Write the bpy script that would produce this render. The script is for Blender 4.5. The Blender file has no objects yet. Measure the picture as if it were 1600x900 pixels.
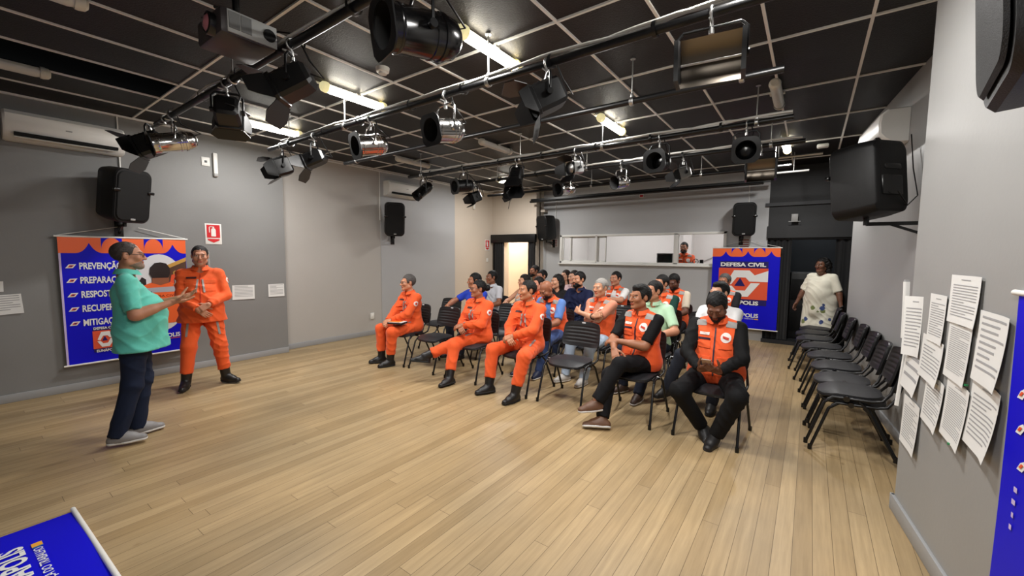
import bpy, bmesh, math, random
import numpy as np
from mathutils import Vector, Matrix
R = math.radians
PI = math.pi
random.seed(7)
scene = bpy.context.scene
COL = scene.collection

# ------------------------------------------------------------------ camera, world, exposure
cam_d = bpy.data.cameras.new('camera')
cam_d.sensor_width = 36.0
cam_d.lens = 642.37 / 1600 * 36.0
cam_d.clip_start = 0.02
cam = bpy.data.objects.new('camera', cam_d)
COL.objects.link(cam)
_yaw, _pit, _rol = 0.6272, 0.08085, 0.00779
_F = Vector((-math.sin(_yaw) * math.cos(_pit), math.cos(_yaw) * math.cos(_pit), -math.sin(_pit)))
_R0 = Vector((math.cos(_yaw), math.sin(_yaw), 0))
_U0 = _R0.cross(_F)
_R1 = _R0 * math.cos(_rol) + _U0 * math.sin(_rol)
_U1 = _U0 * math.cos(_rol) - _R0 * math.sin(_rol)
_m = Matrix((_R1, _U1, -_F)).transposed().to_4x4()
_m.translation = Vector((0, 0, 1.63))
cam.matrix_world = _m
scene.camera = cam

world = bpy.data.worlds.new('world')
scene.world = world
world.use_nodes = True
world.node_tree.nodes['Background'].inputs[0].default_value = (0.75, 0.78, 0.82, 1)
world.node_tree.nodes['Background'].inputs[1].default_value = 0.3
scene.view_settings.view_transform = 'Standard'
scene.view_settings.look = 'None'
scene.view_settings.gamma = 1.0
scene.view_settings.use_curve_mapping = False
scene.view_settings.exposure = 0.77
try:
    scene.cycles.use_denoising = True
    scene.cycles.max_bounces = 7
    scene.cycles.diffuse_bounces = 4
    scene.cycles.sample_clamp_indirect = 6.0
    scene.cycles.caustics_reflective = False
    scene.cycles.caustics_refractive = False
except Exception:
    pass
LAMP_ON = 31.0          # watts of one lit ceiling fitting
CORRIDOR_W = 50.0
BOOTH_W = 13.0

# ------------------------------------------------------------------ helpers
def S(r, g=None, b=None):
    """sRGB 0-255 -> linear rgba"""
    if g is None: g = b = r
    o = []
    for c in (r, g, b):
        c /= 255.0
        o.append(c / 12.92 if c <= 0.04045 else ((c + 0.055) / 1.055) ** 2.4)
    return (o[0], o[1], o[2], 1.0)

MATS = {}
def mat(name, col, rough=0.6, metal=0.0, var=0.0, vscale=8.0, bump=0.0, bscale=60.0, spec=0.5, emit=0.0, ecol=None, sheen=0.0, coat=0.0):
    if name in MATS: return MATS[name]
    m = bpy.data.materials.new(name); m.use_nodes = True
    nt = m.node_tree; b = nt.nodes['Principled BSDF']
    b.inputs['Base Color'].default_value = col
    b.inputs['Roughness'].default_value = rough
    b.inputs['Metallic'].default_value = metal
    b.inputs['Specular IOR Level'].default_value = spec
    if sheen: b.inputs['Sheen Weight'].default_value = sheen
    if coat: b.inputs['Coat Weight'].default_value = coat
    if emit:
        b.inputs['Emission Color'].default_value = ecol or col
        b.inputs['Emission Strength'].default_value = emit
    if var or bump:
        tc = nt.nodes.new('ShaderNodeTexCoord')
    if var:
        n = nt.nodes.new('ShaderNodeTexNoise'); n.inputs['Scale'].default_value = vscale; n.inputs['Detail'].default_value = 4
        nt.links.new(tc.outputs['Object'], n.inputs['Vector'])
        mx = nt.nodes.new('ShaderNodeMix'); mx.data_type = 'RGBA'
        mx.inputs[6].default_value = tuple(c * (1 - var) for c in col[:3]) + (1,)
        mx.inputs[7].default_value = tuple(min(1, c * (1 + var)) for c in col[:3]) + (1,)
        nt.links.new(n.outputs['Fac'], mx.inputs[0])
        nt.links.new(mx.outputs[2], b.inputs['Base Color'])
    if bump:
        n2 = nt.nodes.new('ShaderNodeTexNoise'); n2.inputs['Scale'].default_value = bscale; n2.inputs['Detail'].default_value = 3
        nt.links.new(tc.outputs['Object'], n2.inputs['Vector'])
        bp = nt.nodes.new('ShaderNodeBump'); bp.inputs['Strength'].default_value = bump; bp.inputs['Distance'].default_value = 0.01
        nt.links.new(n2.outputs['Fac'], bp.inputs['Height'])
        nt.links.new(bp.outputs['Normal'], b.inputs['Normal'])
    MATS[name] = m
    return m

def link(o, parent=None):
    COL.objects.link(o)
    if parent is not None: o.parent = parent
    return o

def tag(o, label=None, cat=None, group=None, kind=None):
    if label: o['label'] = label
    if cat: o['category'] = cat
    if group: o['group'] = group
    if kind: o['kind'] = kind
    return o

def thing(name, label, cat, loc=(0, 0, 0), rz=0.0, group=None):
    o = bpy.data.objects.new(name, None)
    o.empty_display_size = 0.1
    COL.objects.link(o)
    o.location = loc; o.rotation_euler = (0, 0, rz)
    return tag(o, label, cat, group)

def copy_tree(o, parent=None):
    c = o.copy(); COL.objects.link(c)
    if parent is not None: c.parent = parent
    for ch in list(o.children):
        copy_tree(ch, c)
    return c

class MB:
    """collects shapes and links them as ONE mesh object"""
    def __init__(self): self.v = []; self.f = []; self.m = []
    def add(self, verts, faces, mi=0):
        o = len(self.v); self.v += [tuple(v) for v in verts]
        for f in faces: self.f.append([i + o for i in f]); self.m.append(mi)
        return self
    def box(self, c, s, rot=None, mi=0, bev=0.0):
        x, y, z = s[0] / 2, s[1] / 2, s[2] / 2
        if bev > 0:
            bm = bmesh.new(); bmesh.ops.create_cube(bm, size=1.0)
            for v in bm.verts: v.co = Vector((v.co.x * s[0], v.co.y * s[1], v.co.z * s[2]))
            bmesh.ops.bevel(bm, geom=bm.edges[:], offset=min(bev, min(s) * .49), segments=2, affect='EDGES', profile=.5)
            bm.verts.index_update()
            vs = [v.co.copy() for v in bm.verts]; fs = [[v.index for v in f.verts] for f in bm.faces]; bm.free()
        else:
            vs = [Vector((a, b, d)) for d in (-z, z) for b in (-y, y) for a in (-x, x)]
            fs = [(0, 2, 3, 1), (4, 5, 7, 6), (0, 1, 5, 4), (2, 6, 7, 3), (0, 4, 6, 2), (1, 3, 7, 5)]
        if rot is not None: vs = [rot @ v for v in vs]
        c = Vector(c)
        return self.add([v + c for v in vs], fs, mi)
    def bar(self, a, b, w, h, mi=0, bev=0.0):
        a = Vector(a); b = Vector(b); d = b - a
        q = d.to_track_quat('Y', 'Z').to_matrix()
        return self.box((a + b) / 2, (w, d.length, h), q, mi, bev)
    def tube(self, pts, r, seg=10, mi=0, closed=False, cap=True):
        pts = [Vector(p) for p in pts]; n = len(pts)
        rs = r if isinstance(r, (list, tuple)) else [r] * n
        vs = []; fs = []
        up = None
        for i, p in enumerate(pts):
            if closed: t = pts[(i + 1) % n] - pts[i - 1]
            else: t = (pts[min(i + 1, n - 1)] - pts[max(i - 1, 0)])
            t.normalize()
            if up is None:
                up = Vector((0, 0, 1)) if abs(t.z) < .9 else Vector((1, 0, 0))
            x = t.cross(up); x.normalize(); y = x.cross(t); y.normalize(); up = y
            for k in range(seg):
                a = 2 * PI * k / seg
                vs.append(p + x * math.cos(a) * rs[i] + y * math.sin(a) * rs[i])
        m = n if closed else n - 1
        for i in range(m):
            j = (i + 1) % n
            for k in range(seg):
                l = (k + 1) % seg
                fs.append((i * seg + k, i * seg + l, j * seg + l, j * seg + k))
        if not closed and cap:
            fs.append(tuple(range(seg)))
            fs.append(tuple((n - 1) * seg + k for k in reversed(range(seg))))
        return self.add(vs, fs, mi)
    def lathe(self, prof, M=None, seg=24, mi=0, cap0=False, cap1=False):
        """prof: list of (radius, height along z)"""
        vs = []; fs = []
        for r, z in prof:
            for k in range(seg):
                a = 2 * PI * k / seg
                v = Vector((r * math.cos(a), r * math.sin(a), z)); vs.append(M @ v if M is not None else v)
        for i in range(len(prof) - 1):
            for k in range(seg):
                l = (k + 1) % seg
                fs.append((i * seg + k, i * seg + l, (i + 1) * seg + l, (i + 1) * seg + k))
        if cap0: fs.append(tuple(reversed(range(seg))))
        if cap1: fs.append(tuple((len(prof) - 1) * seg + k for k in range(seg)))
        return self.add(vs, fs, mi)
    def poly(self, pts, depth=None, mi=0):
        """flat polygon; with depth (a vector) an extruded slab"""
        pts = [Vector(p) for p in pts]; n = len(pts)
        if depth is None: return self.add(pts, [tuple(range(n))], mi)
        d = Vector(depth)
        vs = pts + [p + d for p in pts]
        fs = [tuple(reversed(range(n))), tuple(range(n, 2 * n))] + [(i, (i + 1) % n, (i + 1) % n + n, i + n) for i in range(n)]
        return self.add(vs, fs, mi)
    def grid(self, fn, nu, nv, mi=0):
        vs = [fn(i / nu, j / nv) for j in range(nv + 1) for i in range(nu + 1)]
        fs = [(j * (nu + 1) + i, j * (nu + 1) + i + 1, (j + 1) * (nu + 1) + i + 1, (j + 1) * (nu + 1) + i) for j in range(nv) for i in range(nu)]
        return self.add(vs, fs, mi)
    def build(self, name, mats, parent=None, smooth=35, fix=True):
        me = bpy.data.meshes.new(name)
        me.from_pydata(self.v, [], self.f)
        if not isinstance(mats, (list, tuple)): mats = [mats]
        for m in mats: me.materials.append(m)
        me.polygons.foreach_set('material_index', self.m)
        if fix:
            bm = bmesh.new(); bm.from_mesh(me)
            bmesh.ops.recalc_face_normals(bm, faces=bm.faces[:])
            bm.to_mesh(me); bm.free()
        if smooth:
            me.polygons.foreach_set('use_smooth', [True] * len(me.polygons))
            me.set_sharp_from_angle(angle=R(smooth))
        me.update()
        return link(bpy.data.objects.new(name, me), parent)

def struct(o): o['kind'] = 'structure'; return o

def text_mesh(s, size, bold=0.0, xscale=1.0, align='LEFT', shear=0.0, spacing=1.0):
    """flat mesh of a line of lettering in local x,y; returns verts (2D), faces"""
    c = bpy.data.curves.new('lettering', 'FONT'); c.body = s; c.size = size; c.offset = bold * size
    c.align_x = align; c.shear = shear; c.space_character = spacing; c.resolution_u = 3; c.fill_mode = 'FRONT'
    o = bpy.data.objects.new('lettering', c); COL.objects.link(o)
    dg = bpy.context.evaluated_depsgraph_get(); dg.update()
    me = bpy.data.meshes.new_from_object(o.evaluated_get(dg))
    vs = [(v.co.x * xscale, v.co.y) for v in me.vertices]; fs = [list(p.vertices) for p in me.polygons]
    bpy.data.objects.remove(o); bpy.data.curves.remove(c); bpy.data.meshes.remove(me)
    return vs, fs
# ------------------------------------------------------------------ surface materials
def floor_material():
    m = bpy.data.materials.new('oak_boards'); m.use_nodes = True
    nt = m.node_tree; N = nt.nodes; L = nt.links; b = N['Principled BSDF']
    tc = N.new('ShaderNodeTexCoord')
    def math_(op, a, b_=None, c=None):
        n = N.new('ShaderNodeMath'); n.operation = op
        for k, v in enumerate((a, b_, c)):
            if v is None: continue
            if isinstance(v, (int, float)): n.inputs[k].default_value = v
            else: L.new(v, n.inputs[k])
        return n.outputs[0]
    sp = N.new('ShaderNodeSeparateXYZ'); L.new(tc.outputs['Object'], sp.inputs[0])
    xr = math_('DIVIDE', sp.outputs[0], .092); row = math_('FLOOR', xr); fx = math_('FRACT', xr)
    w1 = N.new('ShaderNodeTexWhiteNoise'); w1.noise_dimensions = '1D'; L.new(row, w1.inputs['W'])
    yr = math_('ADD', math_('DIVIDE', sp.outputs[1], 2.3), math_('MULTIPLY', w1.outputs['Value'], 7.0)); seg = math_('FLOOR', yr); fy = math_('FRACT', yr)
    w2 = N.new('ShaderNodeTexWhiteNoise'); w2.noise_dimensions = '2D'; cb = N.new('ShaderNodeCombineXYZ'); L.new(row, cb.inputs[0]); L.new(seg, cb.inputs[1]); L.new(cb.outputs[0], w2.inputs['Vector'])
    gx = math_('MAXIMUM', math_('LESS_THAN', fx, .028), math_('LESS_THAN', fy, .0012))
    bc = N.new('ShaderNodeMix'); bc.data_type = 'RGBA'; bc.inputs[6].default_value = S(164, 142, 105); bc.inputs[7].default_value = S(186, 164, 126); L.new(w2.outputs['Value'], bc.inputs[0])
    br = N.new('ShaderNodeMix'); br.data_type = 'RGBA'; br.inputs[7].default_value = S(104, 86, 60); L.new(bc.outputs[2], br.inputs[6]); L.new(gx, br.inputs[0])
    # grain along the boards
    mg = N.new('ShaderNodeMapping'); mg.inputs['Scale'].default_value = (38, 1.6, 1)
    L.new(tc.outputs['Object'], mg.inputs['Vector'])
    ng = N.new('ShaderNodeTexNoise'); ng.inputs['Scale'].default_value = 1.0; ng.inputs['Detail'].default_value = 6; ng.inputs['Roughness'].default_value = .65
    L.new(mg.outputs[0], ng.inputs['Vector'])
    rg = N.new('ShaderNodeValToRGB'); rg.color_ramp.elements[0].position = .3; rg.color_ramp.elements[0].color = (.72, .68, .62, 1)
    rg.color_ramp.elements[1].position = .72; rg.color_ramp.elements[1].color = (1.12, 1.1, 1.08, 1)
    L.new(ng.outputs['Fac'], rg.inputs['Fac'])
    m1 = N.new('ShaderNodeMix'); m1.data_type = 'RGBA'; m1.blend_type = 'MULTIPLY'; m1.inputs[0].default_value = .75
    L.new(br.outputs[2], m1.inputs[6]); L.new(rg.outputs['Color'], m1.inputs[7])
    # worn, greyer patches and small knots
    nw = N.new('ShaderNodeTexNoise'); nw.inputs['Scale'].default_value = 1.1; nw.inputs['Detail'].default_value = 5
    L.new(tc.outputs['Object'], nw.inputs['Vector'])
    rw = N.new('ShaderNodeValToRGB'); rw.color_ramp.elements[0].position = .38; rw.color_ramp.elements[0].color = (.86, .86, .88, 1)
    rw.color_ramp.elements[1].position = .66; rw.color_ramp.elements[1].color = (1.08, 1.04, 1.0, 1)
    L.new(nw.outputs['Fac'], rw.inputs['Fac'])
    m2 = N.new('ShaderNodeMix'); m2.data_type = 'RGBA'; m2.blend_type = 'MULTIPLY'; m2.inputs[0].default_value = 1.0
    L.new(m1.outputs[2], m2.inputs[6]); L.new(rw.outputs['Color'], m2.inputs[7])
    vk = N.new('ShaderNodeTexVoronoi'); vk.inputs['Scale'].default_value = 2.6
    mk = N.new('ShaderNodeMapping'); mk.inputs['Scale'].default_value = (1, .55, 1)
    L.new(tc.outputs['Object'], mk.inputs['Vector']); L.new(mk.outputs[0], vk.inputs['Vector'])
    rk = N.new('ShaderNodeValToRGB'); rk.color_ramp.elements[0].position = .02; rk.color_ramp.elements[0].color = (.42, .34, .26, 1)
    rk.color_ramp.elements[1].position = .05; rk.color_ramp.elements[1].color = (1, 1, 1, 1)
    L.new(vk.outputs['Distance'], rk.inputs['Fac'])
    m3 = N.new('ShaderNodeMix'); m3.data_type = 'RGBA'; m3.blend_type = 'MULTIPLY'; m3.inputs[0].default_value = .8
    L.new(m2.outputs[2], m3.inputs[6]); L.new(rk.outputs['Color'], m3.inputs[7])
    L.new(m3.outputs[2], b.inputs['Base Color'])
    b.inputs['Roughness'].default_value = .42; b.inputs['Specular IOR Level'].default_value = .35
    bp = N.new('ShaderNodeBump'); bp.inputs['Strength'].default_value = .25; bp.inputs['Distance'].default_value = .004
    L.new(gx, bp.inputs['Height']); bp.invert = True
    L.new(bp.outputs[0], b.inputs['Normal'])
    return m

M_floor = floor_material()
M_wallA = mat('wall_paint_grey', S(128, 128, 127), .55, var=.05, vscale=1.3, bump=.05, bscale=40)
M_wallB = mat('wall_paint_light', S(178, 174, 169), .55, var=.04, vscale=1.3, bump=.05, bscale=40)
M_wallC = mat('wall_paint_blue_grey', S(172, 173, 175), .55, var=.04, vscale=1.3, bump=.05, bscale=40)
M_wallD = mat('wall_paint_cream', S(205, 193, 178), .6, var=.03, vscale=1.3)
M_wallR = mat('wall_paint_right', S(150, 150, 149), .5, var=.04, vscale=1.5, bump=.05, bscale=40)
M_wallN = mat('wall_paint_near', S(150, 150, 149), .5, var=.04, vscale=1.5, bump=.05, bscale=40)
M_back = mat('wall_paint_back', S(184, 185, 186), .55, var=.04, vscale=1.3, bump=.05, bscale=40)
M_base = mat('skirting_paint', S(152, 153, 154), .45)
M_white = mat('white_plastic', S(232, 231, 226), .4)
M_ivory = mat('ivory_plastic', S(222, 219, 208), .35)
M_whitewall = mat('booth_white', S(228, 226, 224), .6)
M_tile = mat('ceiling_tile_black', S(27, 25, 25), .5, var=.18, vscale=3, bump=.3, bscale=90, spec=.32)
M_void = mat('void_black', S(10, 10, 10), .9)
M_tbar = mat('tbar_white', S(240, 239, 236), .45)
M_blackwall = mat('stage_black_paint', S(30, 31, 33), .6, var=.1)
M_curtain = mat('black_drape', S(17, 17, 19), .9, sheen=.2)
M_black = mat('black_metal', S(11, 11, 12), .38, spec=.45)
M_blackgloss = mat('black_gloss', S(7, 7, 8), .22, spec=.6)
M_blackplastic = mat('black_plastic', S(11, 11, 12), .5, spec=.35, bump=.12, bscale=200)
M_grille = mat('speaker_grille', S(10, 10, 11), .6, metal=.1, spec=.3, bump=.4, bscale=420)
M_chrome = mat('chrome', S(205, 203, 200), .16, metal=1.0)
M_alu = mat('aluminium', S(190, 190, 188), .35, metal=1.0)
M_darkchrome = mat('dark_reflector', S(120, 112, 102), .3, metal=1.0)
M_cable = mat('white_cable', S(216, 214, 208), .5)
M_grey = mat('grey_plastic', S(150, 150, 148), .45)
M_paper = mat('paper', S(222, 222, 220), .8)
M_ink = mat('print_grey', S(158, 158, 160), .8)
M_red = mat('sign_red', S(205, 25, 35), .5)
M_glass = None

CEIL = 3.28
# ---- floor
f = MB()
f.box((-2.6, 4.2, -.05), (12.5, 14.4, .1))
struct(f.build('floor', M_floor, smooth=0))
# stage-side threshold: black floor beyond the dark doorway
f = MB(); f.box((.55, 10.3, .03), (2.5, 2.4, .06)); f.box((.55, 9.12, .035), (2.5, .05, .07))
struct(f.build('floor_backstage', M_blackwall, smooth=0))

# ---- left wall (three painted stretches) and the cream stretch by the door
def wall(name, x0, x1, y0, y1, z0, z1, m):
    b = MB(); b.box(((x0 + x1) / 2, (y0 + y1) / 2, (z0 + z1) / 2), (x1 - x0, y1 - y0, z1 - z0))
    return struct(b.build(name, m, smooth=0))
wall('wall_left', -7.3, -6.9, -1.7, 3.25, 0, 3.4, M_wallA)
wall('wall_left_middle', -7.3, -7.08, 3.25, 5.22, 0, 3.4, M_wallB)
wall('wall_left_far', -7.3, -7.07, 5.22, 7.36, 0, 3.4, M_wallC)
wall('wall_left_cream', -7.3, -7.09, 7.36, 10.9, 0, 3.4, M_wallD)
def skirt(name, a, b, side):
    m = MB(); a = Vector(a); b = Vector(b); n = Vector(side)
    m.bar(a + n * .009 + Vector((0, 0, .045)), b + n * .009 + Vector((0, 0, .045)), .018, .09, bev=.004)
    return struct(m.build(name, M_base))
skirt('baseboard_left', (-6.9, -1.6, 0), (-6.9, 3.25, 0), (1, 0, 0))
skirt('baseboard_left_middle', (-7.08, 3.25, 0), (-7.08, 5.22, 0), (1, 0, 0))
skirt('baseboard_left_far', (-7.07, 5.22, 0), (-7.07, 8.85, 0), (1, 0, 0))

# ---- end wall with the curtained door, corridor behind
b = MB()
b.box((-6.89, 8.95, 1.0), (.42, .2, 2.0)); b.box((-5.77, 8.95, 1.0), (.2, .2, 2.0))
b.box((-6.39, 8.95, 2.7), (1.44, .2, 1.4)); b.box((-5.77, 9.13, 2.7), (.2, .26, 1.4)); b.box((-5.77, 9.13, 1.0), (.2, .26, 2.0))
struct(b.build('wall_end', M_wallD, smooth=0))
b = MB(); b.box((-6.4, 10.95, 1.65), (1.7, .1, 3.3)); b.box((-5.62, 10.1, 1.65), (.1, 1.8, 3.3)); b.box((-6.4, 10.0, 2.75), (1.7, 1.9, .06))
struct(b.build('wall_corridor', M_wallD, smooth=0))
# black door frame with pelmet
b = MB()
b.box((-6.36, 8.80, 2.055), (1.42, .1, .21), bev=.006)
b.box((-7.0, 8.82, .98), (.05, .06, 1.95)); b.box((-5.71, 8.82, .98), (.06, .06, 1.95))
struct(b.build('door_1', M_black))
def drape(name, x0, x1, y, z0, z1, folds, amp, label):
    d = MB()
    n = folds * 8
    def fr(u, v): return Vector((x0 + (x1 - x0) * u, y + amp * math.sin(u * folds * 2 * PI) * (1 - .25 * v), z0 + (z1 - z0) * v))
    def bk(u, v): return fr(1 - u, v) + Vector((0, .012, 0))
    d.grid(fr, n, 6); d.grid(bk, n, 6)
    return tag(d.build(name, M_curtain, smooth=60), label, 'curtain')
drape('curtain', -6.97, -6.67, 8.80, .02, 1.97, 4, .025, 'black curtain on the left side of the bright corridor doorway')
drape('curtain', -5.88, -5.70, 8.80, .02, 1.97, 3, .022, 'narrow black curtain on the right side of the bright corridor doorway')

# ---- back wall with the control booth window
b = MB(); YB = 9.2
x0, x1, z0, z1 = -5.17, -1.38, 1.43, 2.13
b.box(((-5.68 + x0) / 2, YB + .1, 1.65), (x0 + 5.68, .2, 3.3)); b.box(((x1 - .69) / 2, YB + .1, 1.65), (-.69 - x1, .2, 3.3))
b.box(((x0 + x1) / 2, YB + .1, z0 / 2), (x1 - x0, .2, z0)); b.box(((x0 + x1) / 2, YB + .1, (z1 + 3.3) / 2), (x1 - x0, .2, 3.3 - z1))
struct(b.build('wall_back', M_back, smooth=0))
b = MB()
b.box((-3.3, 11.35, 1.65), (4.5, .1, 3.3)); b.box((-5.45, 10.35, 1.65), (.1, 2.0, 3.3)); b.box((-1.0, 10.35, 1.65), (.1, 2.0, 3.3))
b.box((-3.3, 10.35, 2.75), (4.5, 2.0, .06)); b.box((-2.55, 11.2, 1.65), (.2, .3, 3.3)); b.box((-3.3, 10.35, .6), (4.5, 1.95, .1))
struct(b.build('wall_booth', M_whitewall, smooth=0))
# window frame, sliding sashes, panes
w = thing('window_1', None, None); w['kind'] = 'structure'
b = MB()
for (cx, cz, sx, sz) in ((-3.275, z0 + .025, x1 - x0, .05), (-3.275, z1 - .025, x1 - x0, .05), (x0 + .03, 1.78, .06, .7), (x1 - .03, 1.78, .06, .7),
                         (-4.18, 1.78, .04, .66), (-2.35, 1.78, .09, .66)):
    b.box((cx, YB + .03, cz), (sx, .1, sz), bev=.006)
b.box((-3.275, YB - .02, z0 - .01), (x1 - x0 + .06, .08, .03), bev=.006)
b.build('window_frame', M_white, w)
b = MB()
for (xa, xb, yy) in ((-5.1, -4.86, .02), (-4.88, -4.19, .05), (-4.16, -3.95, .05)):
    for cx in (xa + .012, xb - .012): b.box((cx, YB + yy, 1.78), (.03, .03, .6), bev=.004)
    for cz in (1.495, 2.065): b.box(((xa + xb) / 2, YB + yy, cz), (xb - xa, .03, .03), bev=.004)
b.build('sash', M_white, w)
mg = bpy.data.materials.new('window_glass'); mg.use_nodes = True
_b = mg.node_tree.nodes['Principled BSDF']; _b.inputs['Base Color'].default_value = (1, 1, 1, 1); _b.inputs['Roughness'].default_value = .02
_b.inputs['Transmission Weight'].default_value = 1.0; _b.inputs['IOR'].default_value = 1.02; _b.inputs['Specular IOR Level'].default_value = .3
M_glass = mg
b = MB()
for (xa, xb) in ((-5.1, -4.2), (-4.16, -2.4), (-2.3, -1.45)): b.box(((xa + xb) / 2, YB + .06, 1.78), (xb - xa, .004, .6))
b.build('pane', M_glass, w)

# ---- dark doorway to the backstage at the right of the back wall
b = MB()
b.box((.45, YB + .1, 2.62), (2.28, .2, 1.35)); b.box((.45, YB + .02, 2.09), (2.3, .16, .22))
struct(b.build('wall_backstage_front', M_blackwall, smooth=0))
b = MB()
b.box((.5, 11.3, 1.65), (2.5, .1, 3.3)); b.box((-.8, 10.32, 1.65), (.1, 1.8, 3.3)); b.box((1.65, 9.4, 1.65), (.1, 4.4, 3.3)); b.box((.5, 10.2, 2.6), (2.5, 2.1, .06))
struct(b.build('wall_backstage', mat('backstage_grey', S(58, 60, 63), .6), smooth=0))
drape('curtain', -.68, -.30, 9.22, .07, 1.98, 4, .03, 'black curtain on the left of the dark backstage doorway, beside the hanging banner')
drape('curtain', .34, .80, 9.24, .07, 1.98, 4, .03, 'black curtain on the right of the dark backstage doorway, behind the woman')

# ---- right wall: far stretch and the nearer, protruding stretch with the papers
def slab(name, pts, z0, z1, m):
    b = MB(); b.poly([(x, y, z0) for x, y in pts], (0, 0, z1 - z0)); return struct(b.build(name, m, smooth=0))
slab('wall_right', [(.85, 3.5), (.45, 7.5), (1.7, 7.6), (1.9, 3.5)], 0, 3.4, M_wallR)
slab('wall_right_near', [(.52, 3.52), (1.165, -1.7), (1.9, -1.7), (1.9, 3.52)], 0, 3.4, M_wallN)
b = MB()
b.bar((.51, 3.55, .05), (1.15, -1.6, .05), .022, .1, bev=.004); b.bar((.50, 3.53, .05), (.9, 3.53, .05), .022, .1, bev=.004)
struct(b.build('baseboard_right', M_base))
b = MB(); b.bar((.84, 3.55, .045), (.45, 7.45, .045), .02, .09, bev=.004)
struct(b.build('baseboard_right_far', M_base))
wall('wall_front', -7.3, 1.9, -1.9, -1.7, 0, 3.4, M_wallA)

# ---- ceiling: black tiles, white T-bar grid, one tile run missing
XS = [.255 - .602 * k for k in range(-2, 13)]; YS = [-2.06 + 1.178 * k for k in range(0, 12)]
GX = sorted(XS)
b = MB()
for i in range(len(GX) - 1):
    for j in range(len(YS) - 1):
        xa, xb, ya, yb = GX[i], GX[i + 1], YS[j], YS[j + 1]
        if abs((xa + xb) / 2 + 5.46) < .2 and yb < 1.6 and ya > -1.5: continue
        b.box(((xa + xb) / 2, (ya + yb) / 2, CEIL + .011), (xb - xa, yb - ya, .012))
struct(b.build('ceiling', M_tile, smooth=0))
b = MB()
for x in GX: b.box((x, 4.4, CEIL - .001), (.02, 13.0, .014))
for y in YS: b.box((-2.7, y, CEIL - .0015), (9.3, .02, .014))
struct(b.build('trim_1', M_tbar, smooth=0))
b = MB(); b.box((-2.6, 4.6, 3.62), (10, 13.6, .1)); struct(b.build('ceiling_slab', M_void, smooth=0))
b = MB()
b.box((-6.885, 1.2, CEIL - .012), (.03, 4.1, .022)); b.box((-7.055, 6.0, CEIL - .012), (.03, 5.6, .022)); b.box((-3.2, YB - .012, CEIL - .012), (5.0, .02, .022))
struct(b.build('trim_2', M_tbar, smooth=0))

# ---- lights of neighbouring spaces
def area(name, loc, sx, sy, watts, col, rot=(0, 0, 0)):
    l = bpy.data.lights.new(name, 'AREA'); l.shape = 'RECTANGLE'; l.size = sx; l.size_y = sy; l.energy = watts; l.color = col
    o = bpy.data.objects.new(name, l); COL.objects.link(o); o.location = loc; o.rotation_euler = rot
    return o
area('corridor_light', (-6.35, 9.9, 2.65), .9, 1.2, CORRIDOR_W, (1, .86, .7))
area('booth_light', (-3.9, 10.2, 2.68), 2.0, .5, BOOTH_W, (1, .97, .95))
area('booth_light', (-1.75, 10.2, 2.68), 1.0, .5, BOOTH_W * .55, (1, .97, .95))
area('backstage_light', (.1, 10.3, 2.5), .8, .1, 3.0, (.9, .95, 1))
# ------------------------------------------------------------------ ceiling light fittings
M_tube_on = mat('diffuser_lit', S(255, 250, 236), .4, emit=13.0, ecol=(1, .96, .87, 1))
M_cap_on = mat('end_cap_lit', S(236, 222, 150), .4, emit=.35, ecol=(1, .9, .5, 1))
M_tube_off = mat('diffuser_off', S(214, 214, 210), .3)
def fitting(x, y, on, label, warm=False):
    t = thing('ceiling_light', label, 'ceiling light', (x, y, CEIL - .01), 0, 'slim ceiling fittings')
    b = MB(); b.box((0, 0, -.018), (.055, .66, .03), bev=.006); b.build('fitting_base', M_ivory, t)
    L_ = .66
    def prof(u, v):
        a = PI + PI * u
        e = 1.0 if .04 < v < .96 else .9
        return Vector((.048 * math.cos(a) * e, -L_ / 2 + L_ * v, -.03 + .052 * math.sin(a) * e))
    b = MB(); b.grid(prof, 12, 26); b.build('diffuser', M_tube_on if on else M_tube_off, t, smooth=60)
    for s in (-1, 1):
        b = MB(); M_ = Matrix.Translation((0, s * (L_ / 2 - .0), -.034)) @ Matrix.Rotation(-s * PI / 2, 4, 'X')
        b.lathe([(.001, .045), (.03, .045), (.046, .03), (.052, 0), (.05, -.02)], M_, 20); b.build('end_cap', M_cap_on if on else M_ivory, t)
    b = MB(); b.box((.05, 0, -.02), (.03, .05, .02), bev=.004); b.box((-.05, 0, -.02), (.03, .05, .02), bev=.004); b.build('clip', M_ivory, t)
    if on:
        l = bpy.data.lights.new('tube_light', 'AREA'); l.shape = 'RECTANGLE'; l.size = .06; l.size_y = .6; l.energy = LAMP_ON; l.color = (1, .975, .945)
        o = bpy.data.objects.new('tube_light', l); COL.objects.link(o); o.parent = t; o.location = (0, 0, -.0845)
    return t
fitting(-2.13, 2.64, True, 'lit ceiling light right of the big black can lamp, nearest of the lit ones')
fitting(-3.9, 2.6, True, 'lit ceiling light above the left end of the second pipe, middle of the left three')
fitting(-5.72, 2.6, True, 'lit ceiling light nearest the left wall, above the light grey stretch')
fitting(-.36, 2.62, True, 'lit ceiling light at the top edge above the chromed flood lamp')
fitting(-2.08, 4.95, True, 'lit ceiling light in the middle of the room, above the fourth pipe')
fitting(-3.9, 4.95, False, 'unlit ceiling light over the audience, white and intact, middle of the room')
fitting(-5.75, 4.95, False, 'unlit ceiling light near the left wall air conditioner')
fitting(-.36, 4.98, False, 'unlit ceiling light facing the camera near the right wall air conditioner')
fitting(-.38, 7.3, True, 'lit ceiling light at the back right, before the dark doorway')
fitting(-5.55, 7.45, True, 'lit ceiling light at the far left corner by the cream wall')
fitting(-5.72, .3, False, 'unlit ceiling light at the left edge above the left air conditioner')
fitting(-3.92, .28, False, 'unlit ceiling light end at the top left corner, beside the projector')
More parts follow.
